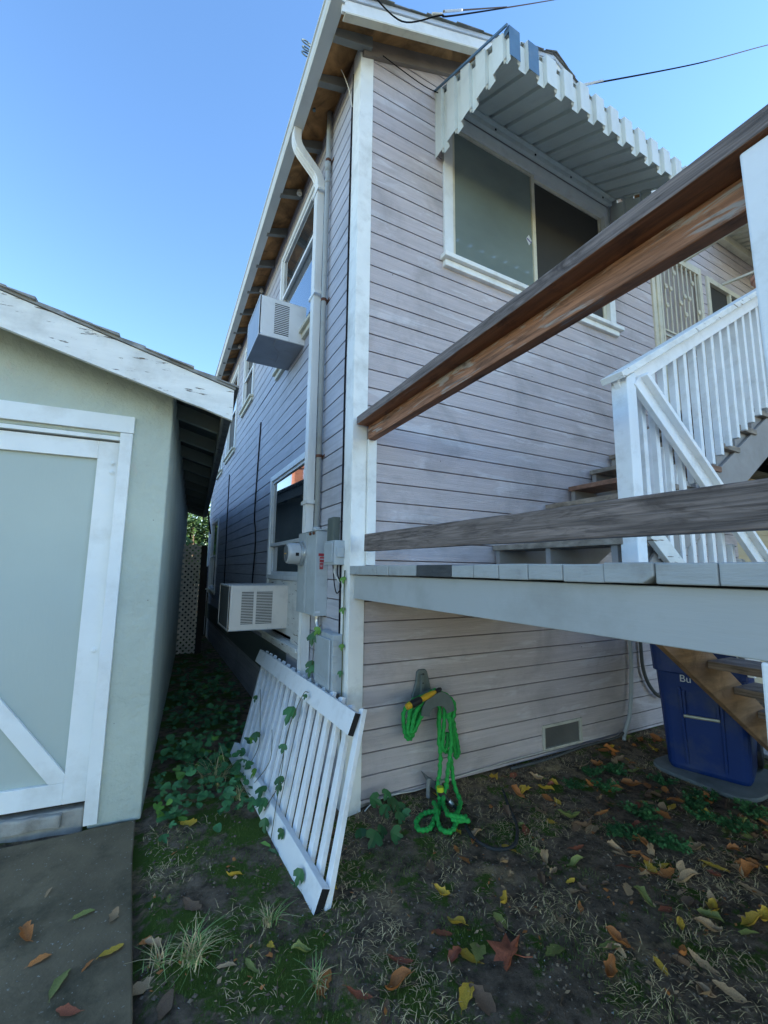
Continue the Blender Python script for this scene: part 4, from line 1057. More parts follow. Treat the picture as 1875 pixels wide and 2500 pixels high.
mb = MB(); mb.tube([(-.298, -.108, .425), (-.298, .108, .415)], .011, 10); mb.build('lift_bar', mat('dull_metal_bar', (.42, .42, .33), .4, .15, metal=.4), bn)
mb = MB(); mb.prism([(-.37, .0), (.37, 0), (.36, .04), (0, .07), (-.36, .04)], 'y', -.34, .34); mb.build('lid', m_bin, bn, bevel=.01, loc=(0, 0, 1.003))
for s_ in (-1, 1):
    mb = MB(); mb.lathe((.24, s_ * .23, .10), (0, s_, 0), [(0, .10), (.05, .10), (.055, .085)], 20); mb.build('wheel', m_blackp, bn)
# stencilled letters on the bin (two are visible past the stringer)
cu = bpy.data.curves.new('bin_lettering', 'FONT'); cu.body = 'Bu'; cu.size = .072; cu.extrude = .0008; cu.align_x = 'CENTER'
tx = bpy.data.objects.new('bin_lettering', cu); col.objects.link(tx)
dg = bpy.context.evaluated_depsgraph_get(); me = bpy.data.meshes.new_from_object(tx.evaluated_get(dg)); bpy.data.objects.remove(tx)
lt = bpy.data.objects.new('bin_lettering', me); col.objects.link(lt); me.materials.append(m_text); lt.parent = bn
lt.rotation_euler = (R_(90), 0, R_(-90)); lt.location = (-.3105, .080, .664)
# paver under it
mb = MB(); pts = []
for qx, qy, a0 in ((1, 1, 0), (-1, 1, 90), (-1, -1, 180), (1, -1, 270)):
    for k in range(6):
        a = R_(a0 + k * 18); pts.append((2.80 + (.36 - .16) * qx + .16 * math.cos(a), -.735 + (.345 - .16) * qy + .16 * math.sin(a)))
mb.prism(pts, 'z', 0, .028); o = mb.build('paver', m_slab, None, bevel=.006); tag(o, 'flat round cornered grey paver under the blue bin', 'paver')
mb = MB(); mb.prism([(3.3, -1.3), (5.2, -1.6), (5.6, -.5), (3.6, -.35)], 'z', 0, .035); o = mb.build('path', mat('pale_path_concrete', (.42, .41, .38), .85, .15, bump=.4), None, bevel=.008); tag(o, 'pale concrete path beyond the bin', kind='structure')

# ================================================================== HOSE, HANGER, FAUCET
hg = empty('hose_hanger', (.60, -.014, .56)); tag(hg, 'grey plastic hose hanger screwed to the lower wall', 'hose hanger')
def HG(p): return (p[0] - .60, p[1] + .014, p[2] - .56)
mb = MB(); mb.prism([(.545 - .6, .815 - .56), (.562 - .6, .828 - .56), (.610 - .6, .828 - .56), (.625 - .6, .812 - .56), (.655 - .6, .70 - .56), (.650 - .6, .60 - .56), (.51 - .6, .60 - .56), (.505 - .6, .66 - .56), (.535 - .6, .74 - .56)], 'y', -.022, 0)
mb.box(.565 - .6, .60 - .6, -.034, -.0225, .62 - .56, .80 - .56)
mb.build('back_plate', m_hanger, hg, bevel=.006)
# saddle: curved plate
mb = MB(); N = 12
for i in range(N):
    a0, a1 = math.pi * (i / N), math.pi * ((i + 1) / N)
    for (y0, y1, rz0) in ((-.04, -.155, 0),):
        p0 = (.62 + .085 * math.cos(a0), .60 + .095 * math.sin(a0)); p1 = (.62 + .085 * math.cos(a1), .60 + .095 * math.sin(a1))
        mb.face([HG((p0[0], y0, p0[1])), HG((p1[0], y0, p1[1])), HG((p1[0], y1, p1[1])), HG((p0[0], y1, p0[1]))])
mb.v = [tuple(v_) for v_ in mb.v]
s1 = mb.build('saddle', m_hanger, hg, recalc=False); q = s1.modifiers.new('t', 'SOLIDIFY'); q.thickness = .005
mb = MB(); outer = [(.62 + .13 * math.cos(a * math.pi / 14) * (1 if a not in (0, 14) else 1.0), .575 + .135 * math.sin(a * math.pi / 14)) for a in range(15)]
inner = [(.62 + .07 * math.cos(a * math.pi / 14), .565 + .055 * math.sin(a * math.pi / 14)) for a in range(15)]
poly = outer + inner[::-1]
for i in range(14):
    mb.prism([HG((outer[i][0], 0, outer[i][1]))[0::2], HG((outer[i + 1][0], 0, outer[i + 1][1]))[0::2], HG((inner[i + 1][0], 0, inner[i + 1][1]))[0::2], HG((inner[i][0], 0, inner[i][1]))[0::2]], 'y', -.160, -.152)
mb.build('front_flange', m_hanger, hg)
mb = MB()
for z in (.80, .74, .665): mb.lathe(HG((.582, -.048, z - .0)), (0, -1, 0), [(0, .006), (.002, .004)], 8)
mb.build('screw', m_black, hg)

hs = empty('garden_hose', (.66, -.1, 0)); tag(hs, 'bright green expandable hose looped over the hanger and trailing to the ground', 'hose')
HP = Vector((.66, -.1, 0))
def hrad(t, i): return .0135 + .0028 * math.sin(i * 1.5) + .0024 * noise.noise(Vector((i * .9, 3, 1)))
mb = MB()
strands = [
 [(.66, -.09, .700), (.583, -.10, .68), (.49, -.10, .662), (.426, -.10, .626), (.395, -.10, .568), (.405, -.10, .495), (.421, -.10, .436), (.453, -.10, .425), (.484, -.10, .467), (.523, -.10, .54), (.569, -.10, .60), (.623, -.10, .66)],
 [(.64, -.12, .705), (.556, -.125, .672), (.465, -.125, .645), (.430, -.125, .601), (.420, -.125, .53), (.418, -.125, .468), (.440, -.125, .455), (.478, -.125, .515), (.517, -.125, .572), (.563, -.125, .62), (.62, -.12, .68)],
 [(.62, -.145, .70), (.563, -.145, .665), (.500, -.145, .635), (.455, -.145, .583), (.440, -.145, .525), (.432, -.145, .480), (.455, -.145, .492), (.490, -.145, .545), (.54, -.145, .605), (.60, -.145, .66)],
 [(.64, -.075, .69), (.58, -.08, .64), (.52, -.08, .60), (.47, -.08, .55), (.445, -.08, .50), (.45, -.08, .46), (.48, -.08, .50), (.53, -.08, .58), (.58, -.08, .63)],
 [(.64, -.09, .70), (.685, -.09, .66), (.691, -.09, .581), (.684, -.085, .485), (.697, -.085, .376), (.710, -.09, .325), (.735, -.1, .285)],
 [(.66, -.11, .69), (.708, -.115, .64), (.705, -.12, .57), (.704, -.12, .488), (.693, -.12, .394), (.689, -.12, .331), (.716, -.12, .318), (.735, -.11, .35), (.74, -.11, .42)],
 [(.67, -.13, .69), (.725, -.135, .63), (.733, -.14, .57), (.739, -.14, .483), (.748, -.14, .375), (.737, -.14, .297), (.722, -.14, .221), (.708, -.14, .130), (.70, -.15, .09)],
 [(.64, -.14, .705), (.715, -.14, .665), (.765, -.14, .62), (.774, -.14, .57), (.766, -.14, .518), (.735, -.14, .508), (.722, -.14, .535), (.72, -.13, .60)],
 [(.70, -.10, .67), (.76, -.10, .61), (.788, -.10, .506), (.809, -.10, .416), (.829, -.10, .332), (.833, -.10, .262), (.812, -.10, .250), (.801, -.10, .32), (.795, -.10, .45), (.775, -.10, .56)],
 [(.66, -.10, .66), (.677, -.105, .567), (.670, -.11, .386), (.680, -.11, .29), (.673, -.11, .203), (.655, -.12, .138), (.640, -.13, .10), (.63, -.17, .05), (.60, -.20, .025), (.569, -.24, .025), (.499, -.30, .025), (.432, -.36, .025), (.38, -.37, .025), (.354, -.338, .025), (.39, -.275, .03), (.455, -.238, .03), (.511, -.25, .04), (.55, -.29, .045)],
 [(.743, -.12, .298), (.759, -.125, .221), (.765, -.13, .142), (.768, -.15, .08), (.76, -.21, .035), (.70, -.28, .028), (.63, -.33, .03), (.585, -.36, .045), (.57, -.39, .045), (.60, -.41, .045), (.66, -.435, .04)],
 [(.575, -.185, .05), (.53, -.28, .05), (.49, -.35, .03), (.475, -.40, .025), (.49, -.443, .025), (.535, -.44, .025), (.575, -.41, .03), (.62, -.39, .045), (.665, -.395, .04)],
 [(.70, -.14, .12), (.66, -.17, .07), (.62, -.22, .04), (.59, -.29, .045), (.56, -.36, .06), (.59, -.395, .06), (.64, -.42, .055)],
]
for s_ in strands:
    P = [Vector(p) - HP for p in s_]
    Ltot = sum((b - a).length for a, b in zip(P, P[1:]))
    sp = spline(P, max(3, int(Ltot / .008 / len(P))))
    for k in range(len(sp)):
        sp[k] = sp[k] + Vector((noise.noise(sp[k] * 30), noise.noise(sp[k] * 30 + Vector((5, 0, 0))), noise.noise(sp[k] * 30 + Vector((0, 7, 0))))) * .004
    mb.tube(sp, .0155, 9, rad=hrad)
mb.build('hose', m_hose, hs, smooth=True)
nz = MB(); a, b = Vector((.367, -.19, .652)), Vector((.60, -.17, .712))
ax = (b - a).normalized()
nz.lathe(a - HP, ax, [(0, .018), (.03, .021), (.032, .019)], 14, 0)
nz.lathe(a + ax * .032 - HP, ax, [(0, .023), (.02, .025), (.075, .024), (.085, .017)], 14, 1)
nz.lathe(a + ax * .117 - HP, ax, [(0, .017), (.05, .020), (.10, .016), (.125, .010)], 14, 0)
nz.lathe(a + ax * .245 - HP, ax, [(0, .014), (.03, .016), (.045, .010)], 12, 1)
nz.build('spray_nozzle', [m_yellow, m_blackp], hs)
sp_ = MB()
sp_.lathe(Vector((.640, -.16, .118)) - HP, (.0, -.05, -1), [(0, .022), (.028, .022)], 14, 0)
sp_.lathe(Vector((.642, -.16, .090)) - HP, (.15, -.1, -1), [(0, .018), (.04, .020), (.055, .012), (.075, .012)], 14, 1)
sp_.lathe(Vector((.655, -.165, .02)) - HP, (.02, -.1, -1), [(0, .013), (.03, .013)], 12, 2)
sp_.lathe(Vector((.65, -.165, .08)) - HP, (.55, -.35, -.75), [(0, .015), (.06, .016)], 12, 1)
sp_.lathe(Vector((.685, -.187, .035)) - HP, (.55, -.4, -.7), [(0, .018), (.035, .019), (.04, .014)], 14, 2)
sp_.build('hose_splitter', [m_lime, m_blackp, m_steel], hs)
bh = MB(); P0 = Vector((.71, -.21, .01))
bh.tube([Vector(p) - P0 - Vector((0, 0, .006)) for p in [(.705, -.20, .015), (.70, -.26, .02), (.665, -.36, .02), (.62, -.47, .018), (.605, -.56, .016), (.64, -.66, .016), (.745, -.69, .015), (.862, -.61, .016), (.95, -.50, .016), (1.0, -.41, .015), (1.10, -.25, .02), (1.127, -.20, .02)]], .0095, 10, smooth_n=8)
o = bh.build('old_garden_hose', mat('dark_old_hose', (.03, .032, .032), .7, .3, (9, 9, 9), dirt=(.08, .07, .055), dirt_amt=.6, dirt_scale=20), None, smooth=True, loc=P0); tag(o, 'old dark garden hose curling over the soil right of the green hose', 'hose')
fc = empty('garden_faucet', (.60, -.05, .0)); tag(fc, 'weathered outdoor faucet on a grey riser pipe below the hose hanger', 'faucet')
mb = MB(); mb.tube([(0.0, -.03, -.05), (.0, -.03, .10), (.005, -.03, .145)], .014, 10); mb.build('riser_pipe', mat('weathered_pvc', (.24, .25, .24), .7, .3, (20, 20, 20), bump=.4), fc)
mb = MB(); mb.prism([(-.045, .195), (.0, .155), (.075, .10), (.125, .055), (.08, .045), (.02, .09)], 'y', -.035, -.005); mb.tube([(.06, -.05, .10), (.06, -.09, .115)], .012, 10); mb.build('bracket', mat('grey_bracket', (.13, .14, .145), .6, .2), fc, bevel=.003)
mb = MB(); mb.lathe((.06, -.09, .125), (0, 0, 1), [(0, .007), (.015, .007), (.018, .014), (.024, .014), (.026, .005)], 12); mb.build('handle', m_steel, fc)

# ================================================================== THINGS FAR BACK: lattice, posts, trees, houses
lat = empty('lattice_panel', (-.345, 6.0, 0)); tag(lat, 'pale wooden lattice panel closing the narrow side passage', 'lattice')
mb = MB(); H_ = 1.93; Wd = .62; s_ = .068; w_ = .036
def clip_seg(p, q, x0, x1, z0, z1):
    (xa, za), (xb2, zb2) = p, q; dx, dz = xb2 - xa, zb2 - za; t0, t1 = 0, 1
    for pp, qq in ((-dx, xa - x0), (dx, x1 - xa), (-dz, za - z0), (dz, z1 - za)):
        if pp == 0:
            if qq < 0: return None
            continue
        r_ = qq / pp
        if pp < 0: t0 = max(t0, r_)
        else: t1 = min(t1, r_)
    if t0 >= t1: return None
    return (xa + dx * t0, za + dz * t0), (xa + dx * t1, za + dz * t1)
k = -60
while k < 60:
    for sg, yy in ((1, 0), (-1, .008)):
        c0 = k * s_ * 1.414
        seg = clip_seg((-5, sg * -5 + c0), (5, sg * 5 + c0), -Wd, 0, .0, H_)
        if seg:
            (xa, za), (xb2, zb2) = seg
            if math.hypot(xb2 - xa, zb2 - za) > .04: mb.beam((xa, yy, za), (xb2, yy, zb2), .007, w_, up=(0, 0, 1))
    k += 1
mb.build('slats', m_lattice, lat)
mb = MB(); mb.box(-.0, .10, -.02, .06, 0, 1.92); mb.build('gate_post', m_fence, lat)
fn = MB()
for i in range(12): fn.box(-.62 + i * .09, -.54 + i * .09, 8.05, 8.08, 0, 1.55 + .02 * (i % 3))
o = fn.build('board_fence', m_fence, None); tag(o, 'dark board fence behind the lattice panel', 'fence')

def foliage(name_root, c, rad, n, m_, leaf=.10, seed=1, trunk_h=None, label='', cat='tree', lumps=9):
    rnd = random.Random(seed); e = empty(name_root, (c[0], c[1], 0)); tag(e, label, cat)
    mb = MB(); cc = []
    for i in range(lumps):
        cc.append(Vector((rnd.uniform(-.7, .7) * rad[0], rnd.uniform(-.7, .7) * rad[1], c[2] + rnd.uniform(-.8, .8) * rad[2])))
    for i in range(n):
        q = cc[i % lumps]; v_ = Vector((rnd.gauss(0, 1), rnd.gauss(0, 1), rnd.gauss(0, 1))).normalized() * (rnd.random() ** .4)
        p = q + Vector((v_.x * rad[0] * .45, v_.y * rad[1] * .45, v_.z * rad[2] * .42))
        a = Vector((rnd.gauss(0, 1), rnd.gauss(0, 1), rnd.gauss(0, .6))).normalized(); b_ = a.orthogonal().normalized()
        L = leaf * rnd.uniform(.6, 1.4); w = L * .35
        mb.face([p - a * L / 2, p + b_ * w, p + a * L / 2, p - b_ * w])
    mb.build('crown', m_, e, recalc=False)
    mb = MB(); mb.tube([(0, 0, 0), (.05, .02, c[2] * .5), (0, .1, c[2])], .1, 8, rad=lambda t, i: .13 * (1 - .6 * t))
    for q in cc[:5]: mb.tube([(.02, 0, c[2] * .5), tuple(q * .6 + Vector((0, 0, c[2] * .3))), tuple(q)], .04, 6, rad=lambda t, i: .05 * (1 - .7 * t))
    mb.build('trunk', m_trunk, e)
    return e
foliage('backyard_tree', (-.1, 12.5, 3.0), (1.3, 1.2, 1.8), 9000, m_crown, .12, 1, label='leafy green tree seen through the gap between garage and house')
foliage('yellow_shrub', (-1.15, 13.8, 2.0), (.8, .6, .9), 3000, m_crowny, .12, 2, label='sunlit yellow shrub at the end of the side passage', cat='shrub')
foliage('backyard_shrub', (-.35, 9.6, 1.9), (.6, .4, .42), 2500, mat('bright_shrub_leaf', (.09, .18, .03), .6, .4, (3, 3, 3), bump=0), .07, 3, label='bright green shrub rising just above the lattice panel', cat='shrub')

ob = empty('sun_blocker_house', (9.6, -4.5, 0)); tag(ob, 'tall cream sun blocker added out of view on the right to shade the yard', 'house')  # unseen building added to block the sun from the walls and yard
mb = MB(); mb.box(0, 7, -3.6, 4.4, 0, 10.6); mb.build('wall', m_cwall, ob)
mb = MB(); mb.prism([(-.4, 10.6), (7.4, 10.6), (3.5, 11.8)], 'y', -3.9, 4.7); mb.build('roof', m_shingle, ob)
for yq in (-2.5, 0, 2.5):
    for zq in (1.2, 4.4, 7.6):
        mb = MB(); mb.box(-.04, .0, yq, yq + 1.1, zq, zq + 1.4); wq = mb.build('window', m_white_clean, ob); mb = MB(); mb.box(-.05, -.041, yq + .08, yq + 1.02, zq + .08, zq + 1.32); mb.build('pane', m_glass, wq)
# cream clapboard building under the landing
cb = empty('cream_outbuilding', (5.2, .35, 0)); tag(cb, 'cream clapboard building seen under the upstairs landing', 'building')
mb = MB(); zq = 0
while zq < 2.9:
    mb.prism([(-.0, zq), (-.022, zq), (-.008, zq + .16), (0, zq + .16)], 'x', 0, 6); zq += .16
mb.build('wall', m_cwall, cb)
mb = MB(); mb.prism([(-.3, 2.9), (4.3, 2.9), (2, 3.6)], 'x', -.1, 6.1); mb.build('roof', m_shingle, cb)
fl = empty('floodlight', (5.45, -.35, 2.86)); tag(fl, 'small cream floodlight under the landing', 'lamp')
mb = MB(); mb.lathe((0, 0, 0), (-.1, -.2, -1), [(0, .03), (.03, .035), (.10, .055), (.13, .055)], 14); mb.build('lamp_head', m_cream, fl)
mb = MB(); mb.tube([(0, 0, 0), (.05, .02, .05), (.12, .05, .09)], .02, 10); mb.lathe((.12, .05, .05), (0, 0, 1), [(0, .05), (.06, .05)], 14); mb.build('bracket', m_cream, fl)
pt = MB(); pt.lathe((0, 0, 0), (0, 0, 1), [(0, .07), (.02, .08), (.17, .115), (.175, .13), (.22, .13), (.22, .11)], 20)
o = pt.build('flower_pot', m_terra, None, smooth=False, loc=(4.28, -.86, 4.36)); tag(o, 'terracotta flower pot beside the porch railing upstairs', 'pot')
# house beyond the garage, seen only in the window's reflection
nh = empty('neighbouring_house', (-5.5, 12, 0)); tag(nh, 'low shingled house with a brick chimney mirrored in the side window', 'house')
mb = MB(); mb.box(-4.5, 4.2, -2.0, 5, 0, 2.75); mb.build('wall', mat('neighbour_wall_teal', (.16, .2, .2), .7, .1), nh)
mb = MB(); mb.prism([(-2.5, 2.55), (-2.5, 2.68), (1.5, 4.35), (5.5, 2.68), (5.5, 2.55)], 'x', -5, 4.6); mb.build('roof', mat('sunlit_pale_shingles', (.24, .24, .235), .9, .25, (3, 30, 30), bump=.6), nh)
mb = MB(); mb.box(2.3, 2.62, -.3, .1, 3.4, 5.0); mb.box(2.26, 2.66, -.34, .14, 5.0, 5.1); mb.build('chimney', m_brick, nh)

# ================================================================== LEAVES, PLANTS
def leaf_mesh(kind, m_, seed):
    rnd = random.Random(seed); mb = MB()
    if kind == 'maple':
        tips = [(-1.0, -.15), (-.62, .25), (-.95, .62), (-.32, .58), (-.0, 1.15), (.34, .56), (.98, .58), (.60, .22), (1.0, -.18), (.35, -.12), (.12, -.35)]
        out = [(x * .5, y * .5) for x, y in [(-.12, -.35), (-.35, -.12)] + tips]
        def zf(x, y): return .10 * abs(x) * math.cos(y * 7 + seed) + .08 * y * y + .06 * math.sin(x * 9 + seed)
        c = (0, -.06)
        for (a, b) in zip(out, out[1:] + out[:1]):
            m1 = ((a[0] + c[0]) / 2, (a[1] + c[1]) / 2); m2 = ((b[0] + c[0]) / 2, (b[1] + c[1]) / 2)
            mb.face([(c[0], c[1], zf(*c)), (m1[0], m1[1], zf(*m1)), (m2[0], m2[1], zf(*m2))])
            mb.face([(m1[0], m1[1], zf(*m1)), (a[0], a[1], zf(*a) + .05), (b[0], b[1], zf(*b) + .05), (m2[0], m2[1], zf(*m2))])
        mb.tube([(0, -.06, .02), (.02, -.3, .0), (.06, -.5, .03)], .012, 5)
    else:
        w = {'lance': .15, 'oval': .24, 'curl': .22}[kind]; N = 8
        curl = {'lance': .12, 'oval': .10, 'curl': .45}[kind]; tw = rnd.uniform(-.5, .5); bend = rnd.uniform(-.15, .25)
        rows = []
        for i in range(N + 1):
            t = i / N; y = t - .5; ww = w * math.sin(math.pi * min(1, t * .93 + .035)) ** .8 * (1 + .28 * rnd.uniform(-1, 1))
            xb_ = .08 * math.sin(t * 3 + seed); z0 = bend * (y * y) * 1.6 + (.12 if kind == 'curl' else .03) * math.sin(t * 5 + seed)
            cz = curl * ww * 2.2; a = tw * y
            r_ = []
            for sx in (-1, -.5, 0, .5, 1):
                r_.append((xb_ + sx * ww * math.cos(a), y, z0 + abs(sx) * cz * (abs(sx)) + sx * ww * math.sin(a)))
            rows.append(r_)
        for i in range(N):
            for j in range(4): mb.face([rows[i][j], rows[i][j + 1], rows[i + 1][j + 1], rows[i + 1][j]])
        mb.tube([rows[0][2], (rows[0][2][0] + .02, -.58, rows[0][2][2] + .02), (rows[0][2][0] + .05, -.66, rows[0][2][2])], .008, 5)
    zmin = min(v_[2] for v_ in mb.v); mb.v = [(a, b, c - zmin) for a, b, c in mb.v]
    me = bpy.data.meshes.new('fallen_leaf'); me.from_pydata([tuple(v_) for v_ in mb.v], [], mb.f)
    bm = bmesh.new(); bm.from_mesh(me); bmesh.ops.remove_doubles(bm, verts=bm.verts, dist=.0005); bmesh.ops.recalc_face_normals(bm, faces=bm.faces); bm.to_mesh(me); bm.free()
    me.materials.append(m_)
    for p in me.polygons: p.use_smooth = True
    return me
LM = {}
def get_leaf(kind, color, var):
    k = (kind, color, var)
    if k not in LM: LM[k] = leaf_mesh(kind, m_lf[color], var * 7 + 1)
    return LM[k]
COLN = dict(yellow='yellow', orange='orange', rust='rust red', tan='pale tan', brown='dull brown', olive='green and yellow')
KN = dict(lance='slender', oval='broad', curl='curled', maple='lobed')
CARD = []
def put_leaf(x, y, size, kind, color, rz=None, label=None, z=None, tilt=.35, rnd=random):
    me = get_leaf(kind, color, rnd.randint(0, 5))
    o = bpy.data.objects.new('fallen_leaf', me); col.objects.link(o)
    zz = (z if z is not None else (gz(x, y) if x > -1.06 else .023)) + .003
    o.location = (x, y, zz); o.scale = (size,) * 3
    o.rotation_euler = (rnd.gauss(0, tilt * .35), rnd.gauss(0, tilt * .35), rz if rz is not None else rnd.uniform(0, 6.28))
    if label: tag(o, label, 'leaf')
    else: tag(o, '%s %s fallen leaf lying on the dark soil' % (KN[kind], COLN[color]), 'leaf', '%s %s leaves scattered on the soil' % (KN[kind], COLN[color]))
    CARD.append((x, y)); return o
rl = random.Random(11)
# on the driveway: each told apart by its look
for x, y, s, k, c, rz, lab in [
    (-1.417, .001, .055, 'lance', 'tan', -.4, 'small tan leaf alone in the middle of the driveway'),
    (-1.255, -.229, .10, 'lance', 'olive', -1.15, 'long green yellow leaf lying across the upper driveway'),
    (-1.145, -.294, .075, 'oval', 'tan', -.5, 'pale pinkish tan leaf near the driveway edge beside the long green one'),
    (-1.45, -.248, .10, 'curl', 'orange', .6, 'crumpled orange leaf at the left of the driveway'),
    (-1.374, -.413, .07, 'oval', 'orange', -1.3, 'flat pinkish orange leaf below the crumpled one on the driveway'),
    (-1.139, -.49, .085, 'oval', 'yellow', -1.0, 'golden leaf with pointed tips near the driveway edge'),
    (-1.21, -.519, .05, 'lance', 'orange', -.9, 'smallest orange leaf lying below the golden one on the driveway'),
    (-1.288, -.56, .12, 'lance', 'olive', -.25, 'long pale green leaf with a curved tail on the driveway'),
    (-1.249, -.688, .08, 'oval', 'rust', 1.2, 'deep red leaf at the bottom of the driveway')]:
    put_leaf(x, y, s, k, c, rz, lab, rnd=rl)
put_leaf(.252, -1.189, .17, 'maple', 'rust', .5, 'big reddish brown lobed leaf in the foreground soil', rnd=rl)
put_leaf(.152, -1.115, .12, 'oval', 'olive', -1.0, 'large green and purple leaf touching the big lobed leaf', rnd=rl)
put_leaf(.10, -1.11, .10, 'oval', 'yellow', .6, 'pale yellow leaf left of the large green and purple leaf', rnd=rl)
key = [(-.931, -.246), (-.842, -.353), (-.747, -.724), (-.661, -.768), (-.954, -.787), (-1.02, -.657), (-.241, 2.351), (-.821, 1.726), (-.804, .349), (-.153, -1.017), (-.216, -1.109), (-.01, -1.244),
       (.05, -1.09), (.073, -.974), (.155, -.962), (.023, -1.28), (-.352, -1.068), (.576, -1.149), (.764, -1.058), (.685, -.948), (.86, -.757), (1.415, -.992), (1.267, -1.13), (1.683, -1.104), (1.568, -1.283), (1.24, -1.299),
       (1.012, -1.249), (1.238, -1.427), (1.103, -1.473), (.633, -1.349), (2.023, -1.202), (1.833, -.574), (2.079, -.697), (1.976, -.844), (.724, -.688), (.607, -.777), (1.41, -.843), (1.288, -.781), (1.054, -.855), (.255, -.618),
       (.341, -1.043), (.425, -1.254), (.887, -1.559), (.844, -1.662), (.843, -.835), (1.149, -1.071), (-.478, -.793), (-.443, -.963), (.204, -.79), (-1.0, -.5), (-.97, -.56), (-1.01, -.46)]
cols = ['yellow', 'orange', 'rust', 'tan', 'tan', 'brown', 'brown', 'olive', 'orange', 'yellow']
for (x, y) in key: put_leaf(x, y, rl.uniform(.07, .12), rl.choice(['lance', 'oval', 'oval', 'curl']), rl.choice(cols), rnd=rl)
n_ = 0
while n_ < 232:
    x = rl.uniform(-.95, 3.1); y = rl.uniform(-1.75, -.08)
    dens = .10 + .9 * max(0, min(1, (x - .2) / 1.0))
    if x < -.1 and y > -.3: dens *= .4
    if rl.random() > dens or noise.noise(Vector((x * 3.3, y * 3.3, 17))) + rl.uniform(-.18, .18) < (-.16 if x > 1.1 else .02) or (2.4 < x < 3.3 and -1.1 < y < -.3): continue
    put_leaf(x, y, rl.uniform(.045, .10) * (1.3 if x > 1.1 else 1), rl.choice(['lance', 'oval', 'oval', 'curl', 'curl']), rl.choice(cols), rnd=rl, tilt=.6); n_ += 1

# straw and crumbs: nobody could count them
rs = random.Random(5); mb = MB()
def patch(x, y): return noise.noise(Vector((x * 2.6, y * 2.6, 8)))
cnt = 0
while cnt < 9000:
    x = rs.uniform(-1.04, 3.2); y = rs.uniform(-2.0, .4 if x < -.1 else -.03)
    near_wall = 1 if (y > -.25 and x > .1) else 0
    if patch(x, y) + .25 * near_wall + rs.uniform(-.35, .12) < 0: continue
    L = rs.uniform(.015, .055); a = rs.uniform(0, 6.28); el = rs.uniform(-.1, .5); p = Vector((x, y, gz(x, y) + .002))
    dv = Vector((math.cos(a) * math.cos(el), math.sin(a) * math.cos(el), math.sin(el))) * L; sv = Vector((-math.sin(a), math.cos(a), 0)) * .0011
    md = p + dv * .5 + Vector((0, 0, L * .12))
    mb.face([p - sv, p + sv, md + sv, md - sv]); mb.face([md - sv, md + sv, p + dv]); cnt += 1
o = mb.build('dry_straw', m_straw, recalc=False); tag(o, 'dry straw and dead grass scattered over the soil', 'straw', kind='stuff')
mb = MB()
for i in range(2600):
    x = rs.uniform(-1.04, 3.2); y = rs.uniform(-2.0, .6 if x < -.1 else -.03); s_ = rs.uniform(.0015, .0055)
    c = Vector((x, y, gz(x, y) + s_ * .3)); pts = [c + Vector((rs.uniform(-1, 1), rs.uniform(-1, 1), rs.uniform(.0, 1))) * s_ for _ in range(4)]
    for f in ((0, 1, 2), (0, 2, 3), (0, 3, 1), (1, 3, 2)): mb.face([pts[q] for q in f])
for i in range(420):
    x = rs.uniform(-2.0, -1.07); y = rs.uniform(-1.4, .5); s_ = rs.uniform(.0015, .005) * (1.5 if y > .1 and rs.random() < .3 else 1)
    c = Vector((x, y, .023)); pts = [c + Vector((rs.uniform(-1, 1), rs.uniform(-1, 1), rs.uniform(.0, .8))) * s_ for _ in range(4)]
    for f in ((0, 1, 2), (0, 2, 3), (0, 3, 1), (1, 3, 2)): mb.face([pts[q] for q in f])
o = mb.build('gravel_crumbs', mat('pale_crumbs', (.28, .27, .24), .8, .5, (60, 60, 60), bump=0), recalc=False); tag(o, 'pale paint chips and small stones strewn on the ground', 'gravel', kind='stuff')

mb = MB(); oct_ = [(1, 0, 0), (-1, 0, 0), (0, 1, 0), (0, -1, 0), (0, 0, 1), (0, 0, -1)]
ofs = [(0, 2, 4), (2, 1, 4), (1, 3, 4), (3, 0, 4), (2, 0, 5), (1, 2, 5), (3, 1, 5), (0, 3, 5)]
for i in range(9000):
    x = rs.uniform(-1.03, 3.0); y = rs.uniform(-2.0, .5 if x < -.2 else -.04)
    if noise.noise(Vector((x * 3.3, y * 3.3, 31))) + rs.uniform(-.3, .4) < 0: continue
    s_ = .002 + .009 * rs.random() ** 3; c = Vector((x, y, gz(x, y) + s_ * .2)); k = len(mb.v)
    for a in oct_: mb.v.append(tuple(c + Vector((a[0] * rs.uniform(.6, 1.3), a[1] * rs.uniform(.6, 1.3), a[2] * rs.uniform(.4, .9))) * s_))
    for f in ofs: mb.f.append(tuple(k + q for q in f)); mb.mi.append(0)
o = mb.build('soil_clods', mat('soil_clod', (.17, .125, .085), .95, .5, (40, 40, 40), bump=0), recalc=False); tag(o, 'crumbled clods of dark soil', 'soil', kind='stuff')
mb = MB(); cnt = 0
while cnt < 2600:
    x = rs.uniform(-1.03, 3.2); y = rs.uniform(-1.95, .2 if x < -.3 else -.05)
    dn = .25 + .6 * max(0, min(1, (x - .2) / 1.2)) + (.5 if x < -.93 and y < -.2 else 0) + (.3 if y > -.2 and x > .3 else 0)
    if rs.random() > dn or noise.noise(Vector((x * 3.3, y * 3.3, 17))) + rs.uniform(-.35, .25) < -.02: continue
    s_ = rs.uniform(.004, .016); c = Vector((x, y, gz(x, y) + s_ * .35)); a = rs.uniform(0, 6.28); u = Vector((math.cos(a), math.sin(a), rs.uniform(-.4, .4))) * s_; w = Vector((-math.sin(a), math.cos(a), rs.uniform(-.5, .5))) * s_ * rs.uniform(.3, .7)
    mb.face([c - u, c - w * rs.uniform(.4, 1), c + u * rs.uniform(.5, 1), c + w], rs.choice([0, 0, 1, 1, 2])); cnt += 1
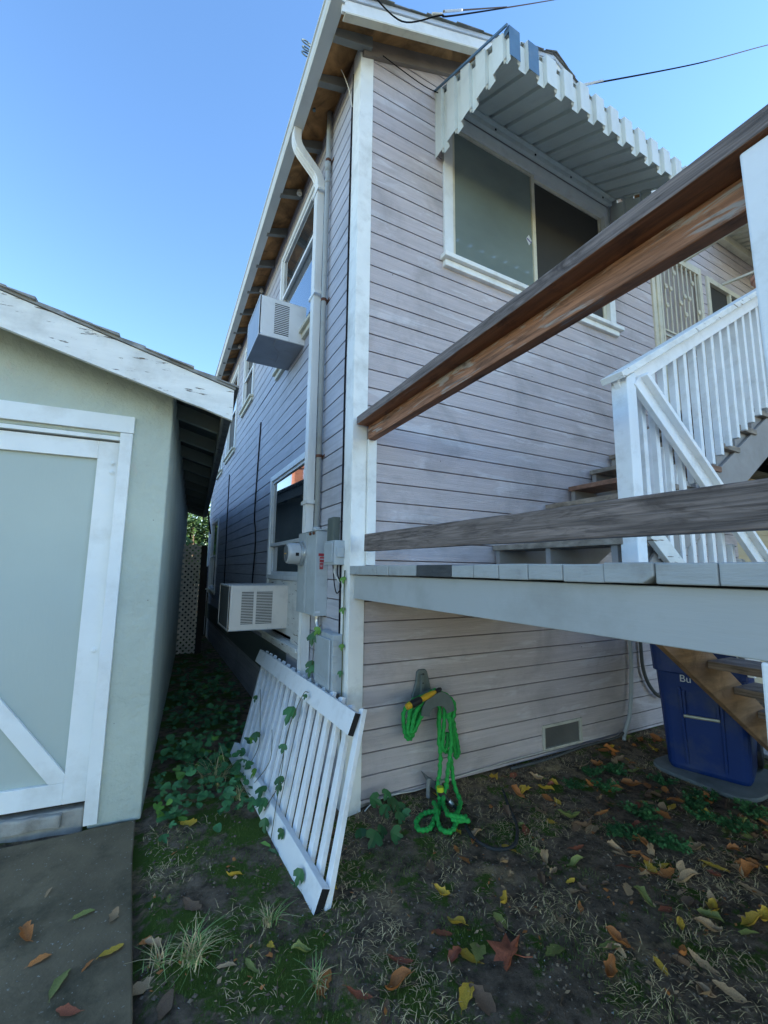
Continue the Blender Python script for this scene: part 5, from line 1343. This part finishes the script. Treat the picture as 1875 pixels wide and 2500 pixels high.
for i in range(260):
    x = rs.uniform(-1.0, 3.0); y = rs.uniform(-1.95, -.1); a = rs.uniform(0, 6.28); L = rs.uniform(.03, .11); z = gz(x, y) + .004
    mb.tube([(x, y, z), (x + math.cos(a) * L * .5, y + math.sin(a) * L * .5, z + .004), (x + math.cos(a + .3) * L, y + math.sin(a + .3) * L, z)], .0011, 4, 1)
o = mb.build('leaf_litter', [m_lf['tan'], m_lf['brown'], m_lf['orange']], recalc=False); tag(o, 'crumbled leaf bits and twigs littering the soil', 'litter', kind='stuff')
# moss and low grass (stuff)
mb = MB(); cnt = 0
while cnt < 14000:
    x = rs.uniform(-1.03, 1.2); y = rs.uniform(-1.9, .6 if x < -.3 else -.3)
    if noise.noise(Vector((x * 3.1, y * 3.1, 21))) + rs.uniform(-.25, .1) + (.22 if x < -.25 else 0) < .05: continue
    L = rs.uniform(.006, .022); a = rs.uniform(0, 6.28); p = Vector((x, y, gz(x, y))); sv = Vector((-math.sin(a), math.cos(a), 0)) * .0013
    mb.face([p - sv, p + sv, p + Vector((math.cos(a) * .4, math.sin(a) * .4, .8)) * L]); cnt += 1
o = mb.build('moss_and_short_grass', mat('moss_blade', (.12, .17, .03), .8, .4, bump=0), recalc=False); tag(o, 'short moss and new grass on the soil', 'grass', kind='stuff')

def grass_tuft(x, y, n, L, label, mats=(0, 1), seed=0, group=None):
    r_ = random.Random(seed); mb = MB()
    for i in range(n):
        a = r_.uniform(0, 6.28); LL = L * r_.uniform(.5, 1.2); lean = r_.uniform(.4, 1.5); w = r_.uniform(.0016, .0040)
        b0 = Vector((r_.gauss(0, L * .15), r_.gauss(0, L * .15), 0)); dr_ = Vector((math.cos(a), math.sin(a), 0)); sv = Vector((-math.sin(a), math.cos(a), 0))
        prev = b0; mi = 1 if r_.random() < .45 else 0
        for k in range(4):
            t = (k + 1) / 4; q = b0 + dr_ * LL * lean * t * t * .9 + Vector((0, 0, LL * (t - .45 * lean * t * t))); ww = w * (1 - t * .85)
            mb.face([prev - sv * w * (1 - (t - .25) * .85), prev + sv * w * (1 - (t - .25) * .85), q + sv * ww, q - sv * ww], mi); prev = q
    o = mb.build('grass_tuft', [m_grass, m_straw], None, recalc=False, loc=(x, y, gz(x, y))); tag(o, label, 'grass', group)
    return o
grass_tuft(-.86, -.64, 110, .13, 'largest tuft of green grass with dry blades at the driveway edge', seed=1)
grass_tuft(-.98, -.60, 40, .09, 'small dark grass tuft touching the driveway edge', seed=2)
grass_tuft(-.56, -.60, 50, .10, 'thin spreading grass tuft left of the panel foot', seed=3)
grass_tuft(-.62, .80, 90, .22, 'tall bright grass tuft among the vines in the passage', seed=4)
grass_tuft(-.46, -.95, 36, .09, 'dry grass tuft near the lower middle of the yard', seed=5)
grass_tuft(-.50, .52, 40, .13, 'upright grass tuft beside the bottom rail of the panel', seed=6)

def vine_leaf(mb, p, nrm, upv, s_, mi=0, lobes=3):
    n = Vector(nrm).normalized(); u = Vector(upv) - n * Vector(upv).dot(n); u = u.normalized() if u.length > 1e-5 else n.orthogonal().normalized(); w = n.cross(u)
    P = Vector(p)
    pat = [[(0, 0), (.28, .12), (.42, .38), (.34, .62), (.14, .48), (.16, .78), (0, 1.05), (-.16, .78), (-.14, .48), (-.34, .62), (-.42, .38), (-.28, .12)], [(0, 0), (.34, .1), (.40, .42), (.2, .85), (0, 1.0), (-.2, .85), (-.40, .42), (-.34, .1)]][0 if lobes == 3 else 1]
    pts = [P + w * a * s_ * 1.25 + u * (b - .2) * s_ + n * s_ * (.16 * abs(a) - .22 * (b - .4) ** 2) for a, b in pat]
    c = P + u * .25 * s_ - n * .02 * s_
    for a, b in zip(pts, pts[1:] + pts[:1]): mb.face([c, a, b], mi)
# ground vines in the passage : one tangled mass
rv = random.Random(9); mb = MB()
for i in range(2600):
    y = rv.uniform(.15, 5.2) ** 1; x = rv.uniform(-.98, -.12 if y > 1.3 else -.38)
    xl = -1.02 + .075 * (y - .5)
    if x < xl: continue
    if noise.noise(Vector((x * 4, y * 2.2, 4))) + rv.uniform(-.5, .35) < (.02 + .09 * max(0, y - 1.2) if y > .5 else .12): continue
    h = .03 + abs(rv.gauss(0, .05)) + (.10 if rv.random() < .2 else 0)
    vine_leaf(mb, (x, y, h), (rv.gauss(0, .35), -.35 + rv.gauss(0, .3), 1), (rv.gauss(0, 1), rv.gauss(0, 1), 0), rv.uniform(.035, .07), 1 if rv.random() < .06 else 0, rv.choice([3, 3, 1]))
o = mb.build('ground_vines', [m_vine, m_vinelt], recalc=False); tag(o, 'mass of green vine leaves carpeting the shaded side passage', 'vines', kind='stuff')

def vine(name, label, stems, leaves, origin):
    e = empty(name, origin); O = Vector(origin); tag(e, label, 'vine')
    mb = MB()
    for s in stems: mb.tube([Vector(p) - O for p in s], .0025, 5, smooth_n=6)
    mb.build('stem', m_stem, e)
    for (p, n, u, s_, mi) in leaves:
        mb = MB(); vine_leaf(mb, Vector(p) - O, n, u, s_, 0); mb.build('leaf', m_vinelt if mi else m_vine, e, recalc=False)
    return e
PNn = Vector((-.9, -.35, .35))
def pp(fy, fz):   # point just outside the panel: fy 0 far..1 near, fz 0 bottom..1 top
    a = BF.lerp(BN, fy); b = TF.lerp(TN, fy); return a.lerp(b, fz) + outn * .035
lv = []
rr = random.Random(4)
for fy, fz, s_ in [(.60, .78, .125), (.615, .50, .06), (.625, .28, .075), (.655, .25, .06), (.55, .06, .09), (.50, .10, .085), (.60, -.02, .08), (.66, -.12, .115), (.70, -.10, .09), (.76, -.22, .09), (.80, -.18, .08), (.86, -.1, .10), (.88, -.25, .07), (.97, -.28, .075), (.30, .35, .075), (.27, .30, .06), (.38, .12, .07), (.2, .62, .06), (.70, .97, .04), (.73, .05, .06), (.9, .02, .075), (.82, -.3, .07)]:
    lv.append((pp(fy, fz) + outn * rr.uniform(0, .02), (-.8 + rr.gauss(0, .25), -.45 + rr.gauss(0, .25), .45), (rr.gauss(0, .3), rr.gauss(0, .2), -1), s_, rr.random() < .15))
vine('climbing_vine', 'three lobed green vine climbing over the leaning white panel', [[pp(.66, -.12), pp(.64, .1), pp(.62, .35), pp(.60, .6), pp(.66, .95), pp(.70, 1.0)], [pp(.55, .0), pp(.60, .15), pp(.66, .3)], [pp(.3, .1), pp(.35, .3), pp(.28, .5), pp(.2, .7)], [pp(.6, -.1), pp(.8, -.25), pp(.97, -.3)], [pp(.4, .05), pp(.5, .3), pp(.45, .5)]], lv, (-.35, .2, 0))
lv = []
for (x, y, z, s_) in [(.18, -.10, .12, .09), (.24, -.13, .07, .085), (.30, -.12, .10, .09), (.35, -.13, .06, .09), (.31, -.20, .05, .085), (.10, -.30, .04, .11), (.05, -.22, .03, .08), (.20, -.33, .035, .10), (.16, -.26, .04, .09), (.36, -.18, .04, .07), (.28, -.10, .14, .07)]:
    lv.append(((x, y, z), (rr.gauss(0, .3), -.7, .6), (rr.gauss(0, .5), 0, -1), s_, False))
vine('trailing_vine', 'dark green vine trailing along the foot of the house corner', [[(.1, -.3, .02), (.2, -.2, .04), (.28, -.12, .07), (.36, -.13, .05)]], lv, (.2, -.2, 0))
lv = []
for (y, z, s_, c) in [(.36, 1.06, .10, 0), (.43, 1.03, .09, 0), (.30, 1.09, .07, 1), (.44, .84, .09, 0), (.40, .82, .08, 0), (.46, .79, .07, 0), (.035, 1.45, .05, 1), (.04, 1.25, .05, 1), (.03, 1.02, .045, 1), (.045, .85, .045, 0)]:
    lv.append(((WX - .10 if y > .1 else WX - .035, y, z), (-.8, -.5, .3), (rr.gauss(0, .4), rr.gauss(0, .3), -1), s_, c))
vine('wall_vine', 'fresh green vine around the conduit under the meter panel', [[(-.05, .42, .7), (-.05, .42, .85), (-.05, .38, 1.05), (-.04, .30, 1.12)], [(WX - .03, .03, .3), (WX - .03, .035, 1.0), (WX - .03, .03, 1.5)]], lv, (0, .3, .7))

# feathery weeds near the bin
def weed(x, y, s_, seed, label):
    r_ = random.Random(seed); mb = MB()
    for i in range(30):
        a = r_.uniform(0, 6.28); L = s_ * r_.uniform(.4, 1); b = Vector((math.cos(a) * L, math.sin(a) * L, r_.uniform(.2, .5) * s_))
        mb.tube([(0, 0, 0), tuple(b * .6 + Vector((0, 0, .01))), tuple(b)], .0012, 4)
        for k in range(7):
            q = b * r_.uniform(.4, 1.05) + Vector((r_.gauss(0, s_ * .08), r_.gauss(0, s_ * .08), r_.uniform(0, .01)))
            vine_leaf(mb, q, (r_.gauss(0, .4), r_.gauss(0, .4) - .2, 1), (r_.gauss(0, 1), r_.gauss(0, 1), 0), s_ * .2, 0)
    o = mb.build('weed', m_weed, None, recalc=False, loc=(x, y, gz(x, y))); tag(o, label, 'weed', 'feathery green weeds in the soil'); return o
for i, (x, y) in enumerate([(2.119, -.363), (1.794, -.515), (1.696, -.819), (1.395, -.882), (1.618, -.391), (2.265, -.638), (2.35, -1.12), (2.117, -.91), (1.527, -1.09), (1.496, -.981), (2.057, -1.164), (1.9, -.32), (2.0, -1.0), (2.3, -.9)]):
    weed(x, y, (.11, .10, .12, .11, .08, .10, .11, .10, .10, .09, .11, .08, .09, .09)[i], i + 40, 'low feathery green weed growing among the fallen leaves')
